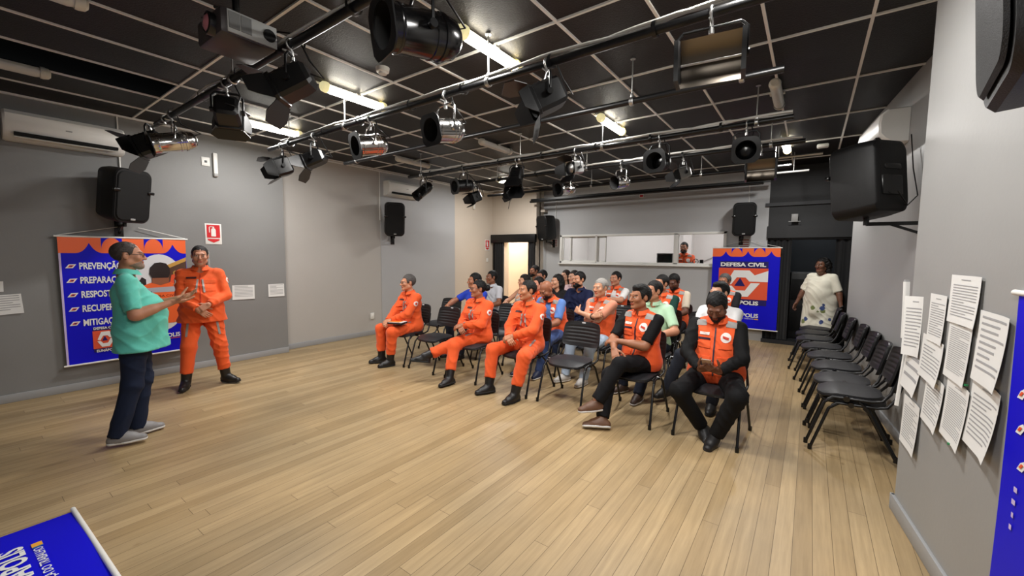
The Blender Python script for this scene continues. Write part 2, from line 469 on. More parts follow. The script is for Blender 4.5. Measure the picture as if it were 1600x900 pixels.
fitting(-.36, .3, True, 'lit ceiling light directly above the viewpoint')

# ------------------------------------------------------------------ lighting pipes
PZ = 2.93
def pipe(y, x0, x1, label, cables=1, hang=(), z=PZ, r=.026):
    t = thing('lighting_pipe', label, 'lighting pipe', (0, y, z), 0, 'black lighting pipes')
    b = MB(); b.tube([(x0, 0, 0), (x1, 0, 0)], r, 14); b.build('pipe', M_black, t, smooth=40)
    rnd = random.Random(int(y * 100))
    if cables:
        xs0, xs1 = x0 + .35, x1
        for k in range(cables):
            pts = []
            x = xs0
            while x < xs1:
                pts.append((x, .012 * math.sin(x * 5 + k * 2) + .008 * k, r + .008 + .016 * abs(math.sin(x * 3.3 + k)) + rnd.random() * .006)); x += .09
            c = MB(); c.tube(pts, .012, 6); c.build('white_cable', M_cable, t, smooth=60)
        x = xs0 + .2
        while x < xs1:
            tb = MB(); M_ = Matrix.Translation((x, 0, .008)) @ Matrix.Rotation(PI / 2, 4, 'Y')
            tb.lathe([(r + .02, -.012), (r + .02, .012)], M_, 14); x += .62 + rnd.random() * .2
            tb.build('tape_wrap', M_black, t)
    for x in hang:
        h = MB(); h.tube([(x, 0, 0), (x, 0, CEIL - z)], .006, 8)
        h.lathe([(.0, -.004), (.022, -.004), (.022, .0)], Matrix.Translation((x, 0, CEIL - z - .004)), 12)
        M_ = Matrix.Translation((x, 0, 0)) @ Matrix.Rotation(PI / 2, 4, 'Y')
        h.lathe([(r + .004, -.018), (r + .01, -.012), (r + .01, .012), (r + .004, .018)], M_, 16)
        h.box((x, 0, r + .02), (.022, .02, .04), bev=.003)
        h.build('hanger', M_alu, t)
    return t
pipe(1.36, -5.5, 1.0, 'black lighting pipe nearest the stage side, carrying the big black can lamp', 1, (-3.6, -1.0))
pipe(2.5, -5.62, .55, 'second black lighting pipe, wrapped in white cable, left end under a lit fitting', 2, (-5.1, -3.95, -2.05, .1))
pipe(3.5, -5.55, -.22, 'third black lighting pipe, bare, with no lamps on it', 0, (-5.25, -1.3, -.48))
pipe(4.72, -5.6, -.2, 'fourth black lighting pipe with white cable over the audience', 2, (-5.3, -3.3, -2.1, -.5))
pipe(5.75, -5.0, -.12, 'fifth black lighting pipe with white cable and barn door lamps', 2, (-4.5, -2.8, -.45))
pipe(7.2, -5.9, -.3, 'sixth and farthest black lighting pipe near the back wall', 0, (-5.3, -3.4, -1.5, -.5))
b = MB(); b.box((-3.2, 8.75, 2.99), (5.1, .1, .05)); b.tube([(-5.7, 8.6, 2.93), (-.75, 8.6, 2.93)], .025, 10)
tag(b.build('wall_truss', M_black), 'black bar running along the top of the back wall', 'bar')

# ------------------------------------------------------------------ stage lamps
def basis(fwd, up=(0, 0, 1)):
    f = Vector(fwd).normalized(); u = Vector(up); x = f.cross(u).normalized(); u = x.cross(f).normalized()
    return Matrix((x, f, u)).transposed().to_4x4()       # local +Y = beam direction
def clamp_and_yoke(t, M_, top, half, m=None, spread=0.0):
    """yoke arms from the lamp's pivots up to the hook on the pipe (top is relative to thing origin)"""
    top = Vector(top); m = m or M_black
    c = M_.translation
    xv = (M_.to_3x3() @ Vector((1, 0, 0))); xv.z = 0; xv.normalize()
    arch = c.copy(); arch.z = top.z - .075
    y = MB()
    for s in (-1, 1):
        p0 = c + xv * s * half; p1 = Vector((p0.x, p0.y, arch.z - .03)); p2 = arch + xv * s * (half - .03)
        y.tube([p0, p1, p2 + Vector((0, 0, .0))], .008, 8)
        y.lathe([(.0, -.012), (.02, -.012), (.02, .012), (.0, .012)], Matrix.Translation(p0) @ xv.to_track_quat('Z', 'Y').to_matrix().to_4x4(), 12)
    y.tube([arch - xv * (half - .03), arch + xv * (half - .03)], .009, 8)
    y.build('yoke', m, t, smooth=50)
    h = MB()
    pts = [top + Vector((0, -.034 * math.cos(a), .034 * math.sin(a))) for a in [R(v) for v in range(-70, 200, 30)]]
    h.tube(pts, .0075, 8)
    h.tube([pts[0], Vector((top.x, top.y, top.z - .045)), Vector((arch.x, arch.y, arch.z - .012))], .0095, 8)
    h.tube([Vector((top.x, top.y - .06, top.z - .05)), Vector((top.x, top.y + .03, top.z - .05))], .005, 6)
    h.lathe([(0, -.02), (.014, -.02), (.014, .01), (0, .01)], Matrix.Translation((arch.x, arch.y, arch.z - .014)), 10)
    h.build('hook_clamp', M_alu, t, smooth=50)
def can_lamp(label, x, y, dz, aim, m, r=.105, ln=.34, frame=True, barn=False, off=(0, 0), mf=None):
    t = thing('can_lamp', label, 'stage lamp', (x, y, PZ), 0, 'stage lamps on the pipes')
    M_ = basis(aim); M_.translation = (off[0], off[1], -dz)
    A = M_ @ Matrix.Rotation(-PI / 2, 4, 'X')        # lathe z -> beam direction
    b = MB()
    h = ln / 2
    b.lathe([(r * .2, -h * 1.05), (r * .62, -h * 1.0), (r * .86, -h * .86), (r * .95, -h * .62), (r * .96, -h * .55), (r * 1.03, -h * .53), (r * 1.03, -h * .44), (r * .97, -h * .42),
             (r * .97, -h * .3), (r * 1.02, -h * .28), (r * 1.02, -h * .2), (r * .98, -h * .18), (r * .98, h * .62), (r * 1.01, h * .64), (r * 1.01, h * .7), (r * .98, h * .72), (r, h)], A, 32, cap0=True)
    b.build('lamp_body', m, t, smooth=40)
    b = MB(); b.lathe([(r * .965, h * .98), (r * .95, h * .3), (r * .93, -h * .2), (r * .5, -h * .5), (.0, -h * .6)], A, 28)
    b.build('dark_interior', M_void, t, smooth=60)
    b = MB(); b.lathe([(r * .9, -h * .15), (r * .6, -h * .07), (.0, -h * .04)], A, 24); b.build('lens', M_blackgloss, t, smooth=60)
    if frame:
        b = MB(); s = r * 1.22; n = 32
        vs = []; fs = []
        for z in (h * .97, h * .97 + .008):
            for k in range(n):
                a = 2 * PI * k / n; c_, s_ = math.cos(a), math.sin(a); q = max(abs(c_), abs(s_)) ; oc = min(s / q, s * 1.18)
                vs.append(A @ Vector((oc * c_, oc * s_, z))); vs.append(A @ Vector((r * .9 * c_, r * .9 * s_, z)))
        for k in range(n):
            l = (k + 1) % n
            fs += [(2 * k, 2 * l, 2 * l + 1, 2 * k + 1), (2 * n + 2 * k, 2 * n + 2 * k + 1, 2 * n + 2 * l + 1, 2 * n + 2 * l), (2 * k, 2 * n + 2 * k, 2 * n + 2 * l, 2 * l), (2 * k + 1, 2 * l + 1, 2 * n + 2 * l + 1, 2 * n + 2 * k + 1)]
        b.add(vs, fs)
        b.build('gel_frame', mf or M_black, t)
    if barn: barn_doors(t, M_, r * 1.05, h, ln * .62, M_black)
    clamp_and_yoke(t, M_, (0, 0, 0), r * 1.12, M_chrome if m is M_chrome else M_black)
    c = MB(); e = M_ @ Vector((0, -h, r * .5)); c.tube([e, e + Vector((.03, .05, .02)), Vector((.05, .05, -.08)), Vector((.03, .02, .02))], .006, 6); c.build('power_lead', M_black, t, smooth=60)
    return t
def barn_doors(t, M_, w, h, ln, m, angs=(35, 50, 20, 45)):
    for k in range(4):
        a = k * PI / 2
        Rk = M_ @ Matrix.Translation((0, h, 0)) @ Matrix.Rotation(a, 4, 'Y') @ Matrix.Translation((0, 0, w)) @ Matrix.Rotation(R(angs[k]), 4, 'X')
        b = MB()
        e = w * (1.0 if k % 2 == 0 else .92); e2 = e * (1.45 if k % 2 == 0 else .75)
        b.poly([Rk @ Vector(p) for p in ((-e, 0, 0), (e, 0, 0), (e2, ln * .6, 0), (e2 * .7, ln, 0), (-e2 * .7, ln, 0), (-e2, ln * .6, 0))], (Rk.to_3x3() @ Vector((0, 0, .004))))
        b.build('barn_door', m, t, smooth=0)
def box_lamp(label, x, y, dz, aim, m=None, w=.125, ln=.24, doors=True, off=(0, 0), angs=(35, 50, 20, 45), tagw=True):
    m = m or M_black
    t = thing('fresnel_lamp', label, 'stage lamp', (x, y, PZ), 0, 'stage lamps on the pipes')
    M_ = basis(aim); M_.translation = (off[0], off[1], -dz)
    h = ln / 2
    b = MB()
    sec = [(-h, .62), (-h * .8, .84), (-h * .3, .9), (h * .75, .9), (h * .8, 1.0), (h, 1.0)]
    vs = []; fs = []
    ring = [(-1, -.75), (-.75, -1), (.75, -1), (1, -.75), (1, .75), (.75, 1), (-.75, 1), (-1, .75)]
    for yy, s in sec:
        for (a, c) in ring: vs.append(M_ @ Vector((a * w * s, yy, c * w * s)))
    n = len(ring)
    for i in range(len(sec) - 1):
        for k in range(n): fs.append((i * n + k, i * n + (k + 1) % n, (i + 1) * n + (k + 1) % n, (i + 1) * n + k))
    fs.append(tuple(range(n)))
    b.add(vs, fs)
    for k in range(5): b.box(M_ @ Vector((0, -h * .6 + k * h * .27, w * .92)), (w * 1.2, .008, .012), M_.to_3x3())
    b.build('lamp_body', m, t, smooth=30)
    A = M_ @ Matrix.Rotation(-PI / 2, 4, 'X')
    b = MB(); b.lathe([(w * .88, h * .96), (w * .8, h * .7), (w * .78, h * .5)], A, 24); b.build('dark_interior', M_void, t, smooth=60)
    b = MB(); b.lathe([(w * .8, h * .6), (w * .55, h * .74), (0.0, h * .8)], A, 24); b.build('lens', M_blackgloss if m is not M_alu else M_alu, t, smooth=60)
    if tagw:
        b = MB(); b.box(M_ @ Vector((w * .915, -h * .05, .02)), (.003, .05, .022), M_.to_3x3()); b.build('rating_plate', M_white, t, smooth=0)
    if doors: barn_doors(t, M_, w * .98, h, ln * .62, M_black, angs)
    clamp_and_yoke(t, M_, (0, 0, 0), w * 1.08)
    c = MB(); e = M_ @ Vector((0, -h, 0)); c.tube([e, e + Vector((.05, .06, -.02)), Vector((.09, .06, -.1)), Vector((.05, .02, .02))], .006, 6); c.build('power_lead', M_black, t, smooth=60)
    return t
def flood_lamp(label, x, y, dz, aim, w=.19, hgt=.24, off=(0, 0)):
    """cyclorama flood: a curved sheet reflector between two black cheeks"""
    t = thing('flood_lamp', label, 'stage lamp', (x, y, PZ), 0, 'stage lamps on the pipes')
    M_ = basis(aim); M_.translation = (off[0], off[1], -dz)
    def pr(u, v):
        a = -1.0 + 2.0 * v
        return M_ @ Vector((-w + 2 * w * u, -.10 * math.cos(a) + .04 + .03 * (v), hgt / 2 * math.sin(a) * 1.18))
    def pb(u, v): return pr(1 - u, v) + M_.to_3x3() @ Vector((0, -.006, 0))
    b = MB(); b.grid(pr, 2, 16); b.grid(pb, 2, 16); b.build('reflector', M_darkchrome, t, smooth=60)
    for s in (-1, 1):
        pts = [M_ @ Vector((s * w, -.11 * math.cos(a) + .04, hgt / 2 * math.sin(a) * 1.22)) for a in [(-1 + .2 * k) for k in range(11)]]
        pts += [M_ @ Vector((s * w, .10, hgt * .42)), M_ @ Vector((s * w, .10, -hgt * .42))]
        b = MB(); b.poly(pts, M_.to_3x3() @ Vector((s * .022, 0, 0))); b.build('side_cheek', M_black, t, smooth=0)
    b = MB(); b.tube([M_ @ Vector((-w, -.02, 0)), M_ @ Vector((w, -.02, 0))], .007, 8); b.build('tube_bulb', M_white, t)
    clamp_and_yoke(t, M_, (0, 0, 0), w * 1.15)
    return t
DN = (-.25, -.9, -.35)
box_lamp("black barn door lamp beside the chrome can lamp, nearest pipe's left end", -5.2, 1.36, .25, (-.5, -.8, -.45), w=.11, angs=(35, 60, 30, 70), off=(-.1, -.1))
can_lamp('chrome can lamp with square frame at the left end of the nearest pipe', -5.0, 1.36, .25, (-.15, -.95, -.28), M_chrome, r=.09, ln=.36)
box_lamp('black lamp seen from behind with a pale plate, second along the nearest pipe', -3.72, 1.36, .21, (-.85, .45, -.35), w=.095, ln=.19, angs=(10, 20, 10, 20))
box_lamp('black lamp with wide open barn doors hanging below the projector', -2.70, 1.36, .23, (-.75, -.62, -.5), w=.09, angs=(40, 50, 35, 55))
can_lamp('large glossy black can lamp at the top centre, biggest in the picture', -1.5, 1.36, .27, (-.25, -.95, -.14), M_blackgloss, r=.105, ln=.38, off=(-.04, .02))
box_lamp('dark lamp with one big barn door at the left end of the second pipe', -5.3, 2.5, .25, (-.3, -.9, -.4), w=.12, ln=.2, angs=(15, 20, 10, 25))
box_lamp('small black barn door lamp second from the left on the second pipe', -4.55, 2.5, .25, (-.75, -.6, -.4), w=.085, angs=(40, 55, 40, 60))
can_lamp('silver can lamp left of centre on the second pipe', -3.52, 2.5, .25, (-.2, -.95, -.22), M_chrome, r=.1, ln=.31)
can_lamp('silver can lamp at the centre of the second pipe, larger in view', -2.5, 2.5, .28, (-.12, -.97, -.2), M_chrome, r=.1, ln=.31)
box_lamp('black barn door lamp hanging under the nearest lit fitting, on the second pipe', -1.53, 2.5, .22, (-.68, -.62, -.45), w=.105, angs=(25, 60, 60, 45))
flood_lamp('wide flood lamp with curved metal reflector at the right end of the second pipe', -.5, 2.5, .24, (.12, -.97, -.12), w=.15, hgt=.24)
can_lamp('dark can lamp pointing away and down in front of the far left air conditioner', -5.25, 4.72, .26, (-.15, -.75, -.62), M_blackgloss, r=.085, ln=.36, frame=False)
can_lamp('black can lamp with square frame left of centre on the fourth pipe', -4.35, 4.72, .26, (-.25, -.93, -.15), M_black, r=.095, ln=.32)
box_lamp('black lamp pointing downward on the fourth pipe, near the far left corner', -3.36, 4.72, .22, (.2, -.5, -.8), w=.09, ln=.26, angs=(10, 15, 10, 15))
box_lamp('silver box lamp with open doors at the middle of the fourth pipe', -2.46, 4.72, .21, (-.3, -.9, -.15), m=M_alu, w=.085, ln=.2, angs=(30, 50, 40, 50))
can_lamp('black can lamp with round front right of the middle on the fourth pipe', -1.42, 4.72, .26, (-.1, -.98, -.1), M_black, r=.1, ln=.28)
can_lamp('black can lamp with square frame at the right end of the fourth pipe', -.58, 4.72, .26, (.12, -.98, -.15), M_black, r=.1, ln=.26)
box_lamp('dark lamp with a single broad door at the left end of the fifth pipe', -5.0, 5.75, .26, (-.4, -.85, -.4), w=.1, ln=.18, angs=(15, 25, 10, 25))
box_lamp('black barn door lamp second from left on the fifth pipe, under the corner light', -4.15, 5.75, .24, (-.7, -.5, -.55), w=.085, angs=(30, 50, 45, 55))
can_lamp('silver can lamp with dark square frame on the fifth pipe below the box lamp', -3.15, 5.75, .27, (-.3, -.93, -.12), M_chrome, r=.095, ln=.34)
can_lamp('chrome can lamp at the middle of the fifth pipe above the booth window', -2.26, 5.75, .25, (-.4, -.88, -.2), M_chrome, r=.095, ln=.26, frame=False)
box_lamp('small silver lamp with one dark door right of the middle on the fifth pipe', -1.42, 5.75, .22, (-.7, -.65, -.3), m=M_alu, w=.08, ln=.18, angs=(60, 50, 30, 20))
flood_lamp('flood lamp with curved metal reflector at the right end of the fifth pipe', -.54, 5.75, .28, (.1, -.98, -.1), w=.14, hgt=.25)

# loose thin tubes at the back right, below the rear ceiling light
b = MB(); b.tube([(-.75, 6.55, 2.93), (.05, 6.55, 2.93)], .017, 10); b.tube([(-.42, 6.55, 2.93), (-.42, 6.55, CEIL)], .006, 8)
tag(b.build('hanging_tube', M_alu), 'short pale tube hanging just below the back right ceiling light', 'tube')
b = MB(); b.tube([(-.62, 8.0, 2.98), (-.1, 8.0, 2.98)], .015, 10); b.tube([(-.3, 8.0, 2.98), (-.3, 8.0, CEIL)], .006, 8)
tag(b.build('hanging_tube', M_grey), 'thin grey tube hanging before the dark backstage wall', 'tube')
b = MB(); b.box((.05, 7.6, CEIL - .04), (.14, .14, .05), bev=.02); tag(b.build('emergency_light', M_white), 'small white box on the black ceiling at the back right', 'light')

# ------------------------------------------------------------------ projector
t = thing('projector', 'grey and black projector hanging from the ceiling at the upper left', 'projector', (-2.95, 1.15, 2.955), R(90))
b = MB(); b.box((0, 0, 0), (.31, .36, .15), bev=.025); b.build('projector_body', mat('projector_dark', S(58, 52, 54), .45), t)
b = MB(); b.box((.015, -.182, 0.0), (.27, .012, .125), bev=.004); b.build('side_panel', mat('projector_panel', S(172, 174, 172), .5), t)
b = MB()
for k in range(2): b.box((-.085 + k * .062, -.19, .005), (.055, .006, .09))
b.build('vent', mat('vent_grey', S(112, 114, 114), .6), t)
b = MB(); b.lathe([(.0, .0), (.036, 0), (.036, .006), (.0, .006)], Matrix.Translation((.105, -.188, -.0)) @ Matrix.Rotation(PI / 2, 4, 'X'), 24); b.build('fan_vent', M_black, t)
Ml = Matrix.Translation((-.155, -.07, -.01)) @ Matrix.Rotation(-PI / 2, 4, 'Y')
b = MB(); b.lathe([(.062, -.01), (.062, .03), (.05, .034)], Ml, 24); b.build('lens_ring', M_black, t, smooth=40)
b = MB(); b.lathe([(.05, .028), (.03, .042), (.0, .046)], Ml, 24); b.build('lens', mat('lens_pink', S(190, 120, 130), .08, coat=1.0), t, smooth=60)
b = MB(); b.tube([(.0, 0, .085), (.0, 0, CEIL - 2.955)], .02, 10); b.box((0, 0, CEIL - 2.955 - .01), (.16, .16, .02), bev=.004)
for sx, sy in ((-.15, -.1), (.15, -.1), (.15, .1), (-.15, .1)): b.tube([(sx, sy, .08), (0, 0, .14)], .008, 6)
b.build('ceiling_mount', M_black, t)
b = MB(); b.tube([(.15, .05, .05), (.23, .02, .14), (.3, -.1, .12), (.32, -.2, .05), (.3, -.22, -.02)], .007, 6); b.build('power_lead', M_black, t, smooth=60)

# smoke detector
b = MB(); b.lathe([(.0, -.055), (.035, -.055), (.04, -.04), (.055, -.035), (.06, 0)], Matrix.Translation((-3.17, 2.39, CEIL - .006)), 24)
tag(b.build('smoke_detector', M_white, smooth=40), 'round white smoke detector on the black ceiling', 'smoke detector')

# ------------------------------------------------------------------ air conditioners
def air_con(label, loc, rz, w=.98, h=.30, d=.2):
    t = thing('air_conditioner', label, 'air conditioner', loc, rz)
    prof = [(0, h / 2), (-d * .72, h / 2), (-d * .95, h * .36), (-d, h * .1), (-d * .96, -h * .2), (-d * .8, -h * .34), (-d * .55, -h * .48), (0, -h / 2)]
    b = MB(); n = len(prof); vs = []
    for x, s in ((-w / 2, .93), (-w / 2 + .02, 1), (w / 2 - .02, 1), (w / 2, .93)):
        vs += [Vector((x, p[0] * s, p[1] * s)) for p in prof]
    fs = [(i * n + k, i * n + (k + 1) % n, (i + 1) * n + (k + 1) % n, (i + 1) * n + k) for i in range(3) for k in range(n)]
    fs += [tuple(range(n)), tuple(3 * n + k for k in reversed(range(n)))]
    b.add(vs, fs); b.build('casing', M_white, t, smooth=35)
    b = MB(); b.bar((-w / 2 + .07, -d * .90, -h * .30), (w / 2 - .07, -d * .90, -h * .30), .05, .03); b.build('air_outlet', M_void, t, smooth=0)
    b = MB(); q = Matrix.Rotation(R(30), 3, 'X'); b.box((0, -d * .84, -h * .37), (w - .14, .055, .006), q); b.build('louvre', M_ivory, t, smooth=0)
    b = MB(); b.box((.0, -d * 1.0, h * .05), (.05, .004, .012)); b.build('badge', M_grey, t, smooth=0)
    return t
air_con('white air conditioner on the left wall, nearest the camera, above the loudspeaker', (-6.9, .895, 2.93), R(90), w=.93)
air_con('small white air conditioner on the left wall far from the camera, behind a can lamp', (-7.07, 5.75, 2.95), R(90), w=.9)
air_con('white air conditioner high on the right wall seen from its end', (.622, 5.76, 2.86), R(-90 + 5.7), w=.95, h=.32, d=.22)

# ------------------------------------------------------------------ loudspeakers on brackets
def speaker(label, loc, rz, tilt=8, w=.40, h=.62, d=.34, wall=.2, turn=0.0, plain=False):
    t = thing('loudspeaker', label, 'loudspeaker', loc, rz)
    T = Matrix.Rotation(R(tilt), 3, 'X')
    def shell(hw, hh, y, cr, nn=6):
        pts = []
        for (sx, sz) in ((1, 1), (-1, 1), (-1, -1), (1, -1)):
            a0 = {(1, 1): 0, (-1, 1): 90, (-1, -1): 180, (1, -1): 270}[(sx, sz)]
            for k in range(nn + 1):
                a = R(a0 + 90 * k / nn); pts.append(Vector((sx * (hw - cr) + cr * math.cos(a), y, sz * (hh - cr) + cr * math.sin(a))))
        for p in pts:
            p.x *= 1 - .10 * max(0, abs(p.z) / hh - .1) ** 2
        return pts
    rings = [shell(w * .36, h * .40, d * .5, .05), shell(w * .42, h * .46, d * .44, .06), shell(w * .47, h * .49, d * .1, .07), shell(w * .5, h * .5, -d * .38, .08), shell(w * .5, h * .5, -d * .46, .08), shell(w * .47, h * .48, -d * .5, .075)]
    n = len(rings[0]); b = MB()
    b.add([T @ p for r_ in rings for p in r_], [(i * n + k, i * n + (k + 1) % n, (i + 1) * n + (k + 1) % n, (i + 1) * n + k) for i in range(len(rings) - 1) for k in range(n)] + [tuple(range(n)), tuple((len(rings) - 1) * n + k for k in reversed(range(n)))])
    b.build('cabinet', M_blackplastic, t, smooth=40)
    g = shell(w * .44, h * .455, -d * .515, .07); g2 = shell(w * .42, h * .44, -d * .535, .06)
    b = MB(); b.add([T @ p for p in g + g2], [(k, (k + 1) % n, n + (k + 1) % n, n + k) for k in range(n)] + [tuple(n + k for k in range(n))]); b.build('grille', M_grille, t, smooth=30)
    for s in (() if plain else (-1, 1)):
        b = MB(); b.box(T @ Vector((s * w * .44, -d * .52, .06)), (.07, .04, .035), T, bev=.01); b.build('side_notch', M_blackgloss, t)
    if not plain:
        b = MB(); b.box(T @ Vector((0, -d * .545, -h * .43)), (.05, .008, .022), T, bev=.003); b.build('badge', M_grey, t)
    b = MB()
    b.box(T @ Vector((0, d * .47, .07)), (.17, .04, .05), T, bev=.015); b.box(T @ Vector((0.02, d * .5, -.08)), (.2, .03, .16), T, bev=.01)
    b.build('rear_panel', M_blackgloss, t)
    if True:
        Q = Matrix.Rotation(turn, 3, 'Z')
        b = MB(); b.tube([(0, 0, -h * .44), (0, 0, -h * .5 - .06)], .02, 10); b.bar(Q @ Vector((0, 0, -h * .5 - .05)), Q @ Vector((0, wall, -h * .5 - .05)), .03, .03); b.bar(Q @ Vector((0, wall * .4, -h * .5 - .05)), Q @ Vector((0, wall, -h * .5 - .14)), .02, .02)
        b.box(Q @ Vector((0, wall - .006, -h * .5 - .08)), (.08, .012, .2), Q, bev=.003); b.build('wall_bracket', M_black, t)
    return t
speaker('black loudspeaker on the left wall above the banner with the list', (-6.60, 1.28, 2.30), R(90 + 22), 10, wall=.285, turn=R(-22))
speaker('black loudspeaker at the left wall behind the seated uniformed man', (-6.82, 5.35, 2.33), R(90 - 30), 10, h=.66, wall=.25)
speaker('black loudspeaker on the back wall left of the booth window', (-5.42, 8.95, 2.31), R(-18), 8, wall=.25)
speaker('black loudspeaker on the back wall above the hanging emblem banner', (-1.08, 8.95, 2.34), R(12), 8, wall=.25)
speaker('black loudspeaker on a bracket at the right wall, turned to show its back', (.36, 4.60, 2.27), R(-132), 6, w=.42, h=.62, d=.36, wall=.36, turn=R(42 + 5.7))
speaker('black loudspeaker cropped by the top right corner, nearest the camera', (.455, 1.31, 2.31), R(-97), 4, w=.44, h=.66, d=.36, wall=.33, plain=True)

# ------------------------------------------------------------------ small wall things
def conduit(pts, label):
    b = MB(); b.tube(pts, .009, 8); return tag(b.build('cable_conduit', M_white, smooth=50), label, 'conduit')
conduit([(-6.89, 1.33, 3.27), (-6.89, 1.33, 2.4)], 'white cable conduit running down to the left banner loudspeaker')
conduit([(-7.06, 5.2, 3.27), (-7.06, 5.2, 2.3)], 'white cable conduit at the paint change on the left wall')
conduit([(-5.30, 9.19, 3.27), (-5.30, 9.19, 2.5)], 'white cable conduit above the loudspeaker left of the booth window')
conduit([(-1.03, 9.19, 3.27), (-1.03, 9.19, 2.5)], 'white cable conduit above the loudspeaker over the emblem banner')
conduit([(.715, 4.68, 3.27), (.715, 4.68, 2.38)], 'white cable conduit on the right wall beside the air conditioner')
b = MB(); b.tube([(.66, 5.1, 2.72), (.67, 4.95, 2.4), (.69, 4.8, 2.15), (.6, 4.55, 2.05), (.52, 4.4, 2.15)], .005, 6); tag(b.build('power_lead', M_black, smooth=60), 'thin cable hanging from the right air conditioner to the loudspeaker', 'cable')
t = thing('emergency_light', 'slim white emergency lamp with a socket plate on the left wall', 'emergency light', (-6.9, 2.31, 2.86), R(90))
b = MB(); b.box((.02, -.02, 0), (.055, .04, .33), bev=.012); b.build('lamp_housing', M_white, t)
b = MB(); b.box((.02, -.042, -.14), (.045, .006, .04), bev=.002); b.build('indicator', M_grey, t)
b = MB(); b.box((-.09, -.006, .03), (.1, .012, .12), bev=.004); b.build('socket_plate', M_white, t)
b = MB(); b.box((-.09, -.014, .03), (.03, .008, .03), bev=.002); b.build('socket', M_black, t)
def ext_sign(label, loc, rz, w=.2, h=.29):
    t = thing('extinguisher_sign', label, 'sign', loc, rz)
    b = MB(); b.box((0, -.002, 0), (w, .004, h), bev=.001); b.build('sign_plate', M_white, t)
    b = MB(); b.box((0, -.006, h * .13), (w * .8, .003, h * .62)); b.poly([(-w * .36, -.0075, -h * .24), (w * .36, -.0075, -h * .24), (w * .36, -.0075, -h * .30), (0, -.0075, -h * .42), (-w * .36, -.0075, -h * .30)], (0, .003, 0)); b.build('red_field', M_red, t, smooth=0)
    b = MB(); y = -.0095
    b.poly([(-w * .14, y, -h * .12), (w * .14, y, -h * .12), (w * .14, y, h * .2), (w * .09, y, h * .27), (-w * .09, y, h * .27), (-w * .14, y, h * .2)], (0, .003, 0))
    b.box((0, y + .001, h * .31), (w * .1, .003, h * .07)); b.box((-w * .09, y + .001, h * .345), (w * .26, .003, h * .03)); b.box((-w * .24, y + .001, h * .2), (w * .05, .003, h * .26))
    b.build('extinguisher_symbol', M_white, t, smooth=0)
    return t
ext_sign('red and white fire extinguisher sign on the left wall above the standing man in orange', (-6.897, 2.27, 1.89), R(90))
ext_sign('small red fire extinguisher sign on the cream wall beside the corridor doorway', (-7.085, 8.62, 1.88), R(90), .19, .29)
b = MB(); b.box((-7.08, 8.62, 1.48), (.012, .07, .1), bev=.003); tag(b.build('light_switch', M_white), 'small white switch on the cream wall under the red sign', 'switch')
b = MB(); b.box((-7.06, 8.05, 2.95), (.05, .06, .34), bev=.012); tag(b.build('emergency_light', M_white), 'slim white emergency lamp high on the cream wall', 'emergency light')
b = MB(); b.box((-7.068, 4.98, .385), (.022, .08, .12), bev=.004); b.box((-7.056, 4.98, .385), (.01, .03, .05), bev=.002); tag(b.build('wall_socket', M_white), 'white wall socket low on the left wall behind the seated uniformed man', 'socket')
b = MB(); b.box((-3.12, 9.185, 2.96), (.1, .03, .08), bev=.006); o = tag(b.build('alarm_box', M_white), 'small red and white alarm box high on the back wall', 'alarm')
b = MB(); b.box((-3.12, 9.167, 2.95), (.07, .01, .045), bev=.004); b.build('alarm_button', M_red, o)
b = MB(); b.box((-.28, 9.088, 2.34), (.1, .012, .13), bev=.004); b.box((-.28, 9.08, 2.27), (.18, .01, .012)); tag(b.build('wall_plate', M_grey), 'small grey plate above the dark backstage doorway', 'plate')
for x, l in ((-5.33, 'red and white notice under the loudspeaker left of the booth window'), (-1.07, 'small red and white notice under the loudspeaker over the emblem banner')):
    t = thing('notice', l, 'notice', (x, 9.196, 1.93 if x < -3 else 1.88), 0)
    b = MB(); b.box((0, -.002, 0), (.2, .004, .2)); b.build('notice_sheet', M_paper, t, smooth=0)
    b = MB()
    for k in range(4): b.box((0, -.005, .07 - .045 * k), (.15, .003, .02))
    b.build('print', mat('faded_red', S(170, 90, 80), .7), t, smooth=0)
# hook / small dark thing behind the standing man
b = MB(); b.tube([(-6.88, 2.18, 1.58), (-6.85, 2.18, 1.5), (-6.85, 2.18, 1.42)], .018, 8); b.box((-6.885, 2.18, 1.6), (.03, .05, .08), bev=.008)
tag(b.build('wall_hook', M_grey), 'dark grey wall hook right of the standing uniformed man', 'hook')
